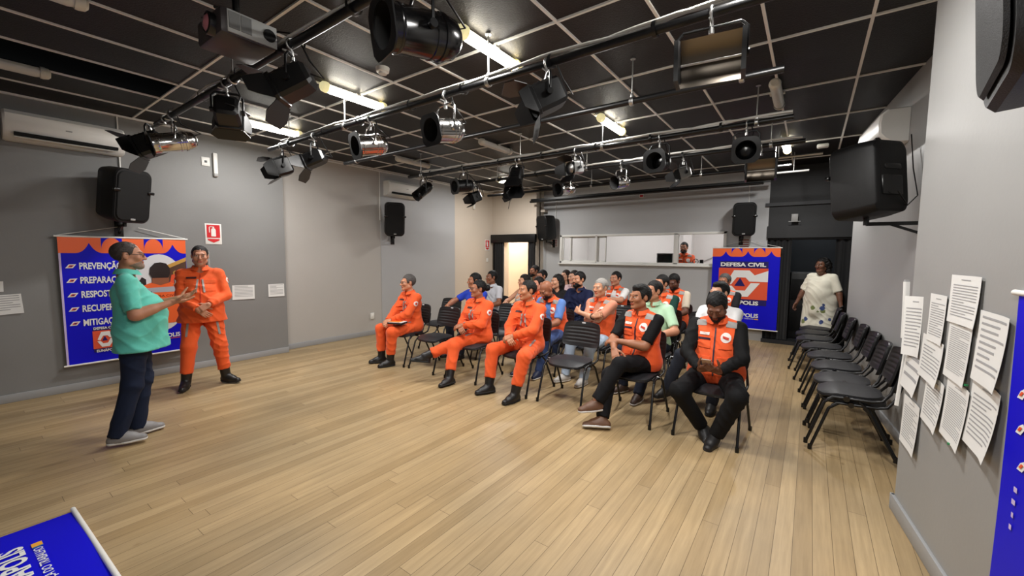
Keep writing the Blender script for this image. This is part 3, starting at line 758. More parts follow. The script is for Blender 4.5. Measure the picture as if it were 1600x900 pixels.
# ------------------------------------------------------------------ stacking chairs
M_seat = mat('black_upholstery', S(36, 36, 39), .5, bump=.1, bscale=150)
M_shell = mat('chair_shell', S(22, 22, 24), .48, bump=.06, bscale=200)
M_label = mat('chair_sticker', S(210, 212, 214), .5)
def make_chair():
    t = thing('stacking_chair', 'x', 'chair')
    def seat_pt(u, v):
        a = (u - .5) * 2; bb = (v - .5) * 2
        # superellipse mapping for rounded corners
        x = a * math.sqrt(max(0, 1 - .42 * bb * bb * abs(bb))) * .225
        y = bb * math.sqrt(max(0, 1 - .36 * a * a * abs(a))) * .215
        z = .462 + .016 * (1 - a * a) * (1 - bb ** 4) - (.028 * max(0, -bb - .45) / .55 if bb < -.45 else 0)
        return Vector((x, y, z))
    b = MB(); n = 14
    top = lambda u, v: seat_pt(u, v)
    bot = lambda u, v: Vector((seat_pt(u, v).x, seat_pt(u, v).y, seat_pt(u, v).z * .0 + .432 - (.02 * max(0, -(v - .5) * 2 - .45) / .55)))
    b.grid(top, n, n); b.grid(bot, n, n)
    o = (n + 1) ** 2
    edge = [i for i in range(n + 1)] + [(j + 1) * (n + 1) - 1 for j in range(1, n + 1)] + [n * (n + 1) + i for i in range(n - 1, -1, -1)] + [j * (n + 1) for j in range(n - 1, 0, -1)]
    for k in range(len(edge)):
        i, j = edge[k], edge[(k + 1) % len(edge)]; b.f.append([i, j, j + o, i + o]); b.m.append(0)
    b.build('seat', M_seat, t, smooth=50)
    b = MB(); b.tube([bot(e % (n + 1) / n, e // (n + 1) / n) + Vector((0, 0, .002)) for e in edge], .005, 6, closed=True); b.build('seat_edging', M_blackgloss, t, smooth=60)
    # curved back with rounded corners and shallow slots
    def back(u, v, off=0.0):
        a = (u - .5) * 2; bb = (v - .5) * 2
        x = a * .232 * (1 - .10 * abs(bb) ** 5) * (1.0 - .03 * bb)
        z = .705 + bb * .142 * (1 - .10 * abs(a) ** 5)
        y = .262 + .07 * (z - .56) / .29 - .045 * (a * a) + off
        if off == 0.0 and abs(a) < .78 and abs((v * 7) % 1 - .5) < .13 and .12 < v < .9: y += .005
        return Vector((x, y, z))
    b = MB(); nu, nv = 16, 35
    b.grid(lambda u, v: back(u, v), nu, nv); b.grid(lambda u, v: back(u, v, .016), nu, nv)
    o = (nu + 1) * (nv + 1)
    edge2 = [i for i in range(nu + 1)] + [(j + 1) * (nu + 1) - 1 for j in range(1, nv + 1)] + [nv * (nu + 1) + i for i in range(nu - 1, -1, -1)] + [j * (nu + 1) for j in range(nv - 1, 0, -1)]
    for k in range(len(edge2)):
        i, j = edge2[k], edge2[(k + 1) % len(edge2)]; b.f.append([i, j, j + o, i + o]); b.m.append(0)
    bk = b.build('backrest', M_shell, t, smooth=40)
    b = MB(); p = back(.5, .955); b.box((p.x, p.y - .002, p.z), (.045, .004, .016)); tag(b.build('sticker', M_label, bk, smooth=0), 'pale sticker')
    for s in (-1, 1):
        b = MB(); b.tube([(s * .245, -.10, .43), (s * .25, -.16, .38), (s * .262, -.27, .012)], .0115, 10); b.lathe([(.0, -.012), (.016, -.012), (.016, .03), (.012, .03)], Matrix.Translation((s * .262, -.27, .012)), 10); b.build('leg', M_black, t, smooth=50)
        b = MB(); b.tube([(s * .245, .06, .425), (s * .25, .12, .37), (s * .262, .30, .012)], .0115, 10); b.lathe([(.0, -.012), (.016, -.012), (.016, .03), (.012, .03)], Matrix.Translation((s * .262, .30, .012)), 10); b.build('leg', M_black, t, smooth=50)
        b = MB(); b.tube([(s * .245, -.14, .405), (s * .245, -.11, .432), (s * .245, .14, .44), (s * .24, .20, .455), (s * .225, .245, .52), (s * .205, .275, .62), (s * .195, .30, .72)], .0115, 10); b.build('side_frame', M_black, t, smooth=50)
        b = MB(); b.lathe([(.0, -.016), (.022, -.016), (.022, .016), (0, .016)], Matrix.Translation((s * .256, -.02, .436)) @ Matrix.Rotation(PI / 2, 4, 'Y'), 14); b.build('stacking_hub', M_blackgloss, t)
    b = MB(); b.tube([(-.245, -.10, .425), (.245, -.10, .425)], .01, 8); b.tube([(-.245, .12, .425), (.245, .12, .425)], .01, 8); b.build('cross_bar', M_black, t, smooth=50)
    return t
_ch0 = make_chair(); _ch_used = [False]
def chair(x, y, rz, label, group, z=0.0):
    o = _ch0 if not _ch_used[0] else copy_tree(_ch0)
    _ch_used[0] = True
    o.location = (x, y, z); o.rotation_euler = (0, 0, rz); tag(o, label, 'chair', group); return o
AG = 'chairs in the audience rows'
ROW = {1: 4.05, 2: 5.0, 3: 5.95, 4: 6.85, 5: 7.75}
CH = [
 (1, -4.92, 'black chair under the uniformed man with grey hair, left end of the front row'), (1, -4.30, 'empty black chair in the front row between the two uniforms at left'),
 (1, -3.58, 'black chair under the uniformed woman with crossed legs'), (1, -2.78, 'black chair under the young uniformed man in the front row'),
 (1, -2.13, 'empty black front row chair with a pale sticker, right of the young uniformed man'), (1, -1.40, 'black chair under the man in brown shoes in the front row'),
 (1, -.66, 'black chair under the man looking at a phone, right end of the front row'),
 (2, -5.15, 'empty black chair in the second row behind the empty front chair'), (2, -4.45, 'black chair under the man in royal blue'), (2, -3.85, 'empty black chair in the second row behind the uniformed woman'),
 (2, -2.95, 'black chair under the bald man looking down'), (2, -2.28, 'black chair under the grey haired man with folded arms'), (2, -1.52, 'black chair under the man in pale green'), (2, -.80, 'black chair under the man in white behind the phone user'),
 (3, -4.82, 'black chair under the young man in a white shirt'), (3, -4.14, 'black chair under the woman in a grey top'), (3, -3.58, 'black chair under the dark haired woman half hidden by the bald man'),
 (3, -2.98, 'black chair under the bearded man in navy'), (3, -2.38, 'empty black chair in the third row before the man in vest and white shirt'), (3, -1.70, 'black chair under the man half hidden behind the pale green shirt'), (3, -1.12, 'empty black chair in the third row behind the man in white'),
 (4, -4.32, 'black chair under the dark haired man near the doorway'), (4, -3.56, 'black chair under the person in pale pink'), (4, -2.78, 'black chair under the man in vest and white shirt'), (4, -1.76, 'black chair under the vested man looking down at the back'), (4, -1.12, 'black chair under the grey haired man in front of the emblem banner'),
 (5, -5.05, 'black chair under the man in olive by the curtain'), (5, -4.26, 'black chair under the woman in a dark flowered top'),
]
for r_, x, l in CH: chair(x, ROW[r_] + (.02 if r_ == 1 else 0), R(random.uniform(-4, 4)), l, AG)
RG = 'chairs lined up along the right wall'
for k, (x, y, l) in enumerate([(.32, 4.50, 'black chair on top of the two chair stack nearest the camera at the right wall'), (.30, 5.08, 'second black chair from the camera in the line at the right wall'),
    (.28, 5.66, 'third black chair from the camera in the line at the right wall'), (.24, 6.24, 'fourth black chair from the camera in the line at the right wall'), (.17, 6.82, 'fifth black chair from the camera in the line at the right wall'),
    (.10, 7.40, 'sixth black chair from the camera in the line at the right wall'), (.08, 7.95, 'seventh black chair from the camera in the line, before the standing woman'), (.12, 8.48, 'farthest black chair in the line, right beside the standing woman')]):
    chair(x, y, R(-90 + random.uniform(-2, 2)), l, RG, z=.045 if k == 0 else 0)
chair(.345, 4.50, R(-90), 'lower black chair of the two chair stack nearest the camera at the right wall', RG)
# ------------------------------------------------------------------ printed banners
B_blue = mat('banner_blue', S(12, 8, 204), .5, spec=.22)
B_orange = mat('banner_orange', S(246, 106, 48), .45)
B_red = mat('banner_red', S(230, 86, 50), .45)
B_white = mat('banner_white', S(238, 238, 236), .4)
B_navy = mat('banner_navy', S(22, 14, 96), .4)
B_lilac = mat('banner_edge', S(205, 190, 232), .4)
B_dark = mat('banner_dark', S(34, 26, 26), .45)
B_skin = mat('banner_skin', S(150, 92, 66), .45)
B_grey = mat('banner_silver', S(176, 180, 190), .4)
B_sky = mat('banner_sky', S(222, 224, 228), .4)
B_roof = mat('banner_roof', S(196, 150, 70), .45)
B_brown = mat('banner_brown', S(84, 56, 40), .45)
B_yellow = mat('banner_yellow', S(240, 170, 60), .4)
B_teal = mat('banner_teal', S(20, 120, 190), .4)
BM = [B_blue, B_orange, B_red, B_white, B_navy, B_lilac, B_dark, B_skin, B_grey, B_sky, B_roof, B_brown, B_yellow, B_teal]
BLUE, ORANGE, REDD, WHITE, NAVY, LILAC, DARK, SKIN, GREYB, SKY, ROOF, BROWN, YELLOW, TEAL = range(14)

class Print:
    """artwork laid on a slightly rippled sheet; x right, z up, front faces -y"""
    def __init__(self, W, H, wave): self.W, self.H, self.wave = W, H, wave; self.b = MB(); self.lv = 0
    def sheet(self, mi=BLUE, n=24):
        W, H, wv = self.W, self.H, self.wave
        self.b.grid(lambda u, v: Vector((W * u, wv(W * u, H * v), H * v)), n, n, mi)
        self.b.grid(lambda u, v: Vector((W * (1 - u), wv(W * (1 - u), H * v) + .002, H * v)), n, n, WHITE)
    def polys(self, vs, fs, mi, lift):
        # subdivide by fan so that the artwork follows the ripples closely
        vv = [Vector((x, self.wave(x, z) - lift, z)) for x, z in vs]
        self.b.add(vv, fs, mi)
    def poly(self, pts, mi, lift=.002, flip=False):
        self.polys(pts, [list(range(len(pts)))], mi, lift)
    def rect(self, x0, z0, x1, z1, mi, lift=.002, n=6):
        vs = [(x0 + (x1 - x0) * i / n, z0 + (z1 - z0) * j / n) for j in range(n + 1) for i in range(n + 1)]
        self.polys(vs, [(j * (n + 1) + i, j * (n + 1) + i + 1, (j + 1) * (n + 1) + i + 1, (j + 1) * (n + 1) + i) for j in range(n) for i in range(n)], mi, lift)
    def text(self, s, x, z, size, mi=WHITE, lift=.005, bold=.02, xs=1.0, align='LEFT', shear=0, sp=1.0, fit=None):
        vs, fs = text_mesh(s, size, bold, xs, align, shear, sp)
        if fit and vs:
            a = min(v[0] for v in vs); b_ = max(v[0] for v in vs); k = fit / (b_ - a); vs = [((v[0] - a) * k, v[1]) for v in vs]
        self.polys([(x + v[0], z + v[1]) for v in vs], fs, mi, lift)
    def scallops(self, h, bays, phase):
        """orange band along the top with cusps pointing up between bays and blue curved spikes hanging from the top"""
        W, H = self.W, self.H
        bw = W / bays
        for k in range(-1, bays + 1):
            xa = (k + phase) * bw; xb = xa + bw
            pts = []
            for i in range(25):
                t = i / 24; x = xa + bw * t
                e = abs(2 * t - 1)
                z = H - h * (1 - .62 * max(0, (e - .35) / .65) ** 2.6)
                if 0 <= x <= W: pts.append((x, z))
                elif x < 0 and xa + bw * (i + 1) / 24 > 0: pts.append((0, z))
                elif x > W and xa + bw * (i - 1) / 24 < W: pts.append((W, z))
            if len(pts) < 3: continue
            n = len(pts)
            vs = pts + [(p[0], H - .004) for p in pts]
            self.polys(vs, [(i, i + 1, n + i + 1, n + i) for i in range(n - 1)], ORANGE, .002)
            cx = (xa + xb) / 2; hw = bw * .24; hh = h * .74
            for s in (-1, 1):
                if cx - hw < 0 or cx + hw > W: continue
                arc = [(cx + s * hw * math.sin(a), H - .006 - hh + hh * math.cos(a)) for a in [PI / 2 * q / 10 for q in range(11)]]
                vs = arc + [(a[0], H - .006) for a in arc]; n = len(arc)
                self.polys(vs, [(q, q + 1, n + q + 1, n + q) for q in range(n - 1)], BLUE, .004)
    def logo(self, x, z, w, h, words=True):
        self.rect(x, z, x + w, z + h, REDD, .006, 12)
        P = lambda l: [(x + a * w, z + b * h) for a, b in l]
        up = [(.165, .56), (.32, .93), (.635, .93), (.74, .78), (1.0, .93), (1.0, .575), (.64, .575), (.56, .70), (.385, .70), (.29, .54)]
        self.poly(P([(.165, .50), (.32, .93), (.385, .70), (.27, .46)]), WHITE, .0095); self.poly(P([(.32, .93), (.635, .93), (.56, .70), (.385, .70)]), WHITE, .0095)
        self.poly(P([(.635, .93), (.74, .78), (.64, .575), (.56, .70)]), WHITE, .0095); self.poly(P([(.74, .78), (1.0, .93), (1.0, .575), (.64, .575)]), WHITE, .0095)
        self.poly(P([(.15, .42), (.285, .42), (.375, .28), (.32, .08)]), WHITE, .0095); self.poly(P([(.375, .28), (.56, .28), (.62, .08), (.32, .08)]), WHITE, .0095)
        self.poly(P([(.56, .28), (.67, .53), (.85, .53), (.62, .08)]), WHITE, .0095)
        self.poly(P([(.34, .42), (.56, .42), (.45, .69)]), NAVY, .0095)
    def done(self, parent, name='banner_sheet'):
        o = self.b.build(name, BM, parent, smooth=0, fix=False); o.data.polygons.foreach_set('use_smooth', [True] * len(o.data.polygons)); return o
def rods(t, W, z0, z1, y=0.0, r=.011):
    for z in (z0, z1):
        b = MB(); b.tube([(-.025, y, z), (W + .025, y, z)], r, 12); b.build('rod', M_white, t, smooth=50)

# --- banner with the list, on the left wall
W, H = 1.17, 1.49
t = thing('hanging_banner', 'blue and orange banner with a word list on the left wall, behind the teal shirt', 'banner', (-6.845, .755, .31), R(90))
wv1 = lambda x, z: .010 * math.sin(x * 5 + 1) * (1 - z / 1.7) + .002 * math.sin(x * 13 + z * 4) + .02 * (1 - z / 1.5) * (x / 1.17)
p = Print(W, H, wv1); p.sheet(); p.scallops(.19, 3, -.36)
p.rect(0, 0, .018, H - .19, LILAC, .0025)
for k, s in enumerate(('PREVENÇÃO', 'PREPARAÇÃO', 'RESPOSTA', 'RECUPERAÇÃO', 'MITIGAÇÃO')):
    z = 1.115 - .166 * k
    p.text(s, .155, z, .105, WHITE, .005, .028, .62)
    x, zz = .045, z + .012
    p.poly([(x, zz), (x + .03, zz + .045), (x + .09, zz + .045), (x + .075, zz + .022), (x + .06, zz)], WHITE, .004)
    p.poly([(x + .02, zz + .010), (x + .036, zz + .034), (x + .072, zz + .034), (x + .055, zz + .010)], REDD, .006)
    p.poly([(x + .034, zz + .016), (x + .043, zz + .029), (x + .062, zz + .029), (x + .052, zz + .016)], NAVY, .008)
p.rect(.23, .12, .45, .42, NAVY, .003)
p.text('DEFESA CIVIL', .235, .392, .04, WHITE, .009, .03, 1, fit=.21); p.logo(.225, .16, .225, .215); p.text('EUNÁPOLIS', .25, .118, .04, WHITE, .009, .03, 1, fit=.18)
p.text('PREFEITURA', .70, .265, .03, WHITE, .005, .01, 1, fit=.18); p.text('EUNÁPOLIS', .70, .195, .075, WHITE, .009, .03, 1, fit=.36); p.rect(.92, .172, 1.06, .18, REDD, .005)
# round photograph with a man in orange seen from behind
cx, cz, rx, rz_ = .88, .79, .29, .50
arc = [(min(W - .003, cx + rx * math.cos(a)), cz + rz_ * math.sin(a)) for a in [2 * PI * k / 40 for k in range(40)]]
p.poly(arc, SKY, .003)
p.poly([(.93, 1.12), (W - .004, 1.23), (W - .004, .86), (1.0, .86)], BROWN, .0045); p.poly([(.92, 1.13), (W - .004, 1.25), (W - .004, 1.20), (.94, 1.09)], ROOF, .0055)
for k in range(3): p.poly([(1.02 + k * .05, .88), (1.045 + k * .05, .88), (1.045 + k * .05, 1.08), (1.02 + k * .05, 1.06)], ROOF, .0055)
p.poly([(.66, .93), (.70, 1.0), (.74, .97), (.74, .86), (.66, .86)], DARK, .0045); p.poly([(.98, .92), (1.0, 1.02), (1.06, 1.03), (1.1, .95), (1.08, .88), (.98, .88)], REDD, .0065)
body = [(.60, .45), (.66, .40), (.8, .385), (1.0, .385), (1.12, .41), (1.15, .5), (1.15, .84), (1.08, .89), (.96, .93), (.80, .93), (.68, .88), (.61, .8)]
p.poly(body, ORANGE, .0075); p.poly([(.62, .80), (.66, .855), (1.13, .87), (1.15, .82), (1.15, .795)], GREYB, .009)
p.poly([(.795, .92), (.80, 1.0), (.97, 1.0), (.975, .92), (.88, .89)], SKIN, .009)
p.poly([(.775 + .0, 1.04), (.785, 1.12), (.83, 1.175), (.89, 1.185), (.95, 1.17), (.985, 1.11), (.985, 1.04), (.965, .985), (.80, .985)], DARK, .0105)
p.poly([(.90, .70), (.97, .715), (1.03, .70), (1.03, .69), (.90, .69)], DARK, .009); p.poly([(.90, .66), (.96, .68), (.96, .63), (.90, .62)], WHITE, .009)
p.text('DEFESA CIVIL', .75, .735, .04, DARK, .009, 0, 1, fit=.3)
p.done(t); rods(t, W, .0, H)
b = MB(); b.tube([(.0, 0, H + .01), (W * .44, .02, H + .13)], .004, 6); b.tube([(W, 0, H + .01), (W * .6, .02, H + .13)], .004, 6); b.build('hanging_cord', M_white, t)

# --- emblem banner hanging at the back
W, H = 1.14, 1.56
t = thing('hanging_banner', 'blue and orange banner with a large white emblem hanging at the back of the room', 'banner', (-1.60, 9.06, .235), R(1))
wv2 = lambda x, z: .006 * math.sin(x * 4.4) * (1 - z / 1.8)
p = Print(W, H, wv2); p.sheet(); p.scallops(.17, 3, -.38)
p.rect(.14, .46, .96, 1.30, NAVY, .003, 12)
p.text('DEFESA CIVIL', .155, 1.205, .10, WHITE, .011, .04, 1, fit=.77); p.logo(.125, .57, .84, .60)
p.text('EUNÁPOLIS', .17, .468, .10, WHITE, .011, .04, 1, fit=.66)
p.text('PREFEITURA', .30, .325, .035, WHITE, .005, .01, 1, fit=.22); p.text('EUNÁPOLIS', .28, .225, .105, WHITE, .009, .03, 1, fit=.56); p.text('A FORÇA DO TRABALHO', .40, .185, .032, WHITE, .005, .0, 1, fit=.36); p.rect(.77, .185, .84, .205, YELLOW, .005)
p.done(t); rods(t, W, .0, H)
b = MB(); b.tube([(.0, 0, H + .01), (W * .47, .1, H + .14)], .004, 6); b.tube([(W, 0, H + .01), (W * .53, .1, H + .14)], .004, 6); b.build('hanging_cord', M_white, t)

# --- banner lying on the floor, near left
W, H = 1.2, 1.5
t = thing('floor_banner', 'blue banner lying on the floor at the bottom left corner', 'banner', (0, 0, 0), 0)
p = Print(W, H, lambda x, z: .006 * math.sin(x * 6 + z * 3)); p.sheet()
p.text('PREFEITURA', .42, .36, .05, WHITE, .005, .01, 1, fit=.3)
p.text('EUNÁPOLIS', .42, .235, .13, WHITE, .005, .03, 1, fit=.56); p.text('A FORÇA DO TRABALHO', .38, .17, .05, WHITE, .005, .01, 1, fit=.5)
p.rect(.90, .165, .95, .205, YELLOW, .005, 2); p.rect(.888, .165, .898, .205, TEAL, .005, 2)
p.done(t); rods(t, W, .0, H, 0, .013)
# lay it down: right-bottom corner at the found spot, bottom rod running towards the camera's right
cA = Vector((-3.64, .38, .018)); d_rod = (Vector((-2.71, .41, 0)) - Vector((-3.64, .38, 0))).normalized()
xa = -d_rod; up_ = Vector((0, 0, 1)); za = up_.cross(xa) * -1
if za.y > 0: za = -za
ya = za.cross(xa)
Mx = Matrix((xa, ya, za)).transposed().to_4x4()
# x runs from left end to right end of the sheet; the right end of the bottom rod sits at cA
Mx.translation = cA - xa * W
t.matrix_world = Mx

# --- banner on the near right wall
W, H = 1.15, 1.45
t = thing('hanging_banner', 'blue banner cropped by the right edge, hanging on the near right wall', 'banner', (.648, 2.40, .05), R(-83))
p = Print(W, H, lambda x, z: .006 * math.sin(x * 5 + z * 2)); p.sheet()
for (x, z) in ((.07, .93), (.10, .80), (.06, 1.06)):
    p.poly([(x, z), (x + .02, z + .03), (x + .045, z + .045), (x + .06, z + .03), (x + .035, z)], WHITE, .004); p.poly([(x + .015, z + .012), (x + .03, z + .03), (x + .045, z + .03), (x + .03, z + .012)], REDD, .006)
for k in range(4): p.rect(.09 + .006 * (k % 2), .56 + .05 * k, .105 + .004 * k, .58 + .05 * k, LILAC, .004, 1)
p.done(t); rods(t, W, .0, H)

# ------------------------------------------------------------------ sheets of paper on the walls
def sheet(loc, rz, w, h, label, group, roll=0, curl=.012, lines=18, seed=0, head=True, fold=0.0):
    t = thing('paper_sheet', label, 'paper', loc, rz, group)
    rn = random.Random(seed)
    q = Matrix.Rotation(R(roll), 3, 'Y')
    def sf(x, z, off=0.0):   # x,z centred
        u, v = x / w + .5, z / h + .5
        y = -.002 - .65 * curl * ((1 - v) ** 2) * (.4 + .6 * u) - .5 * curl * max(0, u - .7) * 2 - fold * max(0, .55 - u) ** 1.2
        return q @ Vector((x, y - off, z))
    b = MB(); n = 8
    b.grid(lambda u, v: sf((u - .5) * w, (v - .5) * h), n, n); b.grid(lambda u, v: sf((.5 - u) * w, (v - .5) * h, -.0008), n, n)
    b.build('paper', M_paper, t, smooth=60)
    b = MB()
    for k in range(lines):
        z = h * .40 - k * h * .8 / lines
        if k == 1 and head: continue
        x1 = w * (.42 if rn.random() > .2 else rn.uniform(0, .3)); x0 = -w * .40
        if k == 0 and head: x0, x1 = -w * .15, w * .15
        th = h * .8 / lines * .34
        m_ = 6
        vs = [sf(x0 + (x1 - x0) * i / m_, z + j * th, .0012) for j in (0, 1) for i in range(m_ + 1)]
        b.add(vs, [(i, i + 1, m_ + 2 + i, m_ + 1 + i) for i in range(m_)])
    b.build('print_lines', M_ink, t, smooth=0)
    return t
# positions along the near right wall: parameter y -> wall face
def wr(y, z, off=.004): 
    x = .52 + (3.52 - y) * (.645 / 5.22)
    return (x - off, y, z)
RW = R(-90 + 7.05)
PG = 'printed sheets taped to the near right wall'
sheet(wr(2.83, 1.43), RW, .31, .235, 'topmost paper sheet on the near right wall, with a short centred heading', PG, 0, .02, 14, 1)
sheet(wr(3.11, 1.305), RW, .22, .26, 'paper sheet with ruled lines, upper left of the middle column on the right wall', PG, 0, .015, 16, 2)
sheet(wr(2.84, 1.185), RW, .25, .30, 'densely printed paper sheet just below the topmost one on the right wall', PG, 2, .02, 24, 3)
sheet(wr(3.13, 1.075), RW, .3, .24, 'wide paper sheet pasted over two others, left of the densely printed sheets', PG, 3, .03, 10, 4)
sheet(wr(3.06, .86), RW, .25, .27, 'lower left paper sheet of the middle column on the right wall, curling at its bottom', PG, 4, .03, 14, 5)
sheet(wr(2.81, .885), RW, .25, .30, 'densely printed lower sheet with a green pin, in the centre of the right wall group', PG, 4, .03, 22, 6)
sheet(wr(2.555, 1.245), RW, .25, .31, 'large paper sheet with wide dark bands, upper one beside the blue banner', PG, 2, .035, 9, 7, False)
sheet(wr(2.56, .945), RW, .26, .30, 'large paper sheet with a list of bars, lower one beside the blue banner', PG, 3, .045, 12, 8)
sheet(wr(3.35, .63), RW, .27, .30, 'lowest paper sheet, hanging low near the corner of the right wall', PG, 2, .02, 16, 9)
sheet(wr(3.40, 1.22), RW + R(10), .15, .36, 'paper sheet near the wall corner, folded away along one side, above the blank one', PG, -3, .02, 14, 10, fold=.05)
sheet(wr(3.39, .93), RW + R(5), .22, .22, 'blank tilted paper sheet near the wall corner, beside the chairs', PG, 8, .03, 3, 11, False)
sheet((.50, 3.535, 1.30), R(182), .03, .36, 'narrow paper sheet sticking out past the wall corner, standing almost edge on', PG, 2, .03, 2, 12, False)
sheet((.506, 3.535, .88), R(182), .018, .40, 'thin lower strip of paper sticking out past the wall corner', PG, -3, .02, 2, 13, False)
for pp, l in ((wr(2.72, 1.05, .012), 'upper green pin between the two dense sheets on the right wall'), (wr(2.80, .735, .02), 'lower green pin under the dense lower sheet on the right wall')):
    b = MB(); b.lathe([(0, -.004), (.008, -.004), (.008, .004), (0, .004)], Matrix.Translation(pp), 10)
    tag(b.build('pushpin', mat('pin_green', S(40, 130, 80), .4)), l, 'pin')
LG = 'printed sheets on the left wall'
sheet((-6.895, 2.62, 1.035), R(90), .30, .215, 'paper sheet on the left wall just right of the standing man in orange', LG, 1, .006, 8, 21, False)
sheet((-6.895, 3.09, 1.035), R(90), .24, .2, 'paper sheet on the left wall at the edge of the light grey stretch', LG, 0, .006, 8, 22, False)
sheet((-6.895, .37, 1.06), R(90), .2, .21, 'larger tilted paper sheet cropped by the left edge of the picture', LG, -3, .01, 7, 23, False)
sheet((-6.895, .29, 1.255), R(90), .12, .11, 'small scrap of paper at the left edge, above the tilted sheet', LG, 2, .006, 0, 24, False)

# ------------------------------------------------------------------ control booth contents
t = thing('monitor', 'dark monitor standing behind the booth window', 'monitor', (-2.66, 9.52, 1.40), R(0))
b = MB(); b.box((0, 0, .17), (.36, .03, .24), bev=.006); b.build('monitor_back', M_white, t)
b = MB(); b.box((0, -.017, .17), (.32, .006, .2)); b.build('screen', M_blackgloss, t, smooth=0)
b = MB(); b.box((0, .02, .03), (.05, .03, .1)); b.box((0, .02, -.005), (.16, .12, .012), bev=.004); b.build('stand', M_white, t)
b = MB(); b.box((-2.6, 9.62, 1.37), (2.4, .5, .04), bev=.004); 
for x in (-3.7, -1.5): b.box((x, 9.62, 1.0), (.05, .4, .72))
tag(b.build('booth_desk', M_grey), 'grey desk behind the booth window', 'desk')
t = thing('desk_fan', 'small dark round fan on the booth desk beside the operator', 'fan', (-2.02, 9.55, 1.39))
b = MB(); b.tube([Vector((.055 * math.cos(a), 0, .12 + .055 * math.sin(a))) for a in [2 * PI * k / 20 for k in range(20)]], .008, 6, closed=True)
for k in range(6): b.tube([(0, 0, .12), (.055 * math.cos(k * PI / 3), 0, .12 + .055 * math.sin(k * PI / 3))], .003, 5)
b.build('fan_guard', M_black, t)
b = MB(); b.tube([(0, .01, .0), (0, .01, .07)], .01, 8); b.lathe([(0, 0), (.04, 0), (.035, .015), (0, .015)], None, 16); b.build('fan_foot', M_black, t)
b = MB(); b.box((-1.9, 9.55, 1.475), (.07, .07, .16), bev=.01); tag(b.build('small_speaker', M_black), 'small black desk speaker right of the round fan in the booth', 'speaker')
b = MB(); b.box((-2.13, 9.58, 1.45), (.09, .06, .1), bev=.008); tag(b.build('mixer_box', M_grey), 'small grey device between operator and round fan in the booth', 'device')
b = MB(); b.tube([(-2.2, 11.28, 1.5), (-1.95, 11.28, 1.62), (-1.75, 11.28, 1.85), (-1.55, 11.28, 2.12), (-1.45, 11.28, 2.4)], .008, 6); tag(b.build('wall_cable', M_grey, smooth=60), 'grey cable drooping across the booth wall', 'cable')
# backstage: black loudspeaker box, its stand and the pale lamp strip
t = thing('loudspeaker_box', 'tall black box standing in the dark backstage doorway beside the woman', 'box', (-.1, 9.75, .06))
b = MB(); b.box((0, 0, .64), (.46, .42, 1.28), bev=.03); b.build('cabinet', mat('backstage_box', S(12, 12, 13), .55), t)
b = MB(); b.box((0, -.215, .95), (.36, .01, .4), bev=.004); b.box((0, -.215, .4), (.36, .01, .5), bev=.004); b.build('grille', M_grille, t)
t = thing('microphone_stand', 'short metal stand on the floor of the dark backstage doorway', 'stand', (.0, 9.32, .06))
b = MB(); b.lathe([(0, 0), (.13, 0), (.13, .012), (.02, .03), (0, .03)], None, 20); b.build('stand_base', M_black, t)
b = MB(); b.tube([(0, 0, .02), (0, 0, .42)], .012, 10); b.build('stand_pole', M_alu, t)
b = MB(); b.box((.02, 10.9, 2.52), (.9, .06, .05), bev=.01); tag(b.build('strip_lamp', mat('strip_lit', S(235, 240, 240), .4, emit=1.6)), 'pale strip lamp inside the dark backstage doorway', 'lamp')
# ------------------------------------------------------------------ people: implicit bodies turned into one continuous surface
F32 = np.float32
def V3(*a): return np.array(a, float)
def nrm(v): return v / (np.linalg.norm(v) + 1e-9)
def rotx(a): c, s = math.cos(a), math.sin(a); return np.array([[1, 0, 0], [0, c, -s], [0, s, c]])
def roty(a): c, s = math.cos(a), math.sin(a); return np.array([[c, 0, s], [0, 1, 0], [-s, 0, c]])
def rotz(a): c, s = math.cos(a), math.sin(a); return np.array([[c, -s, 0], [s, c, 0], [0, 0, 1]])

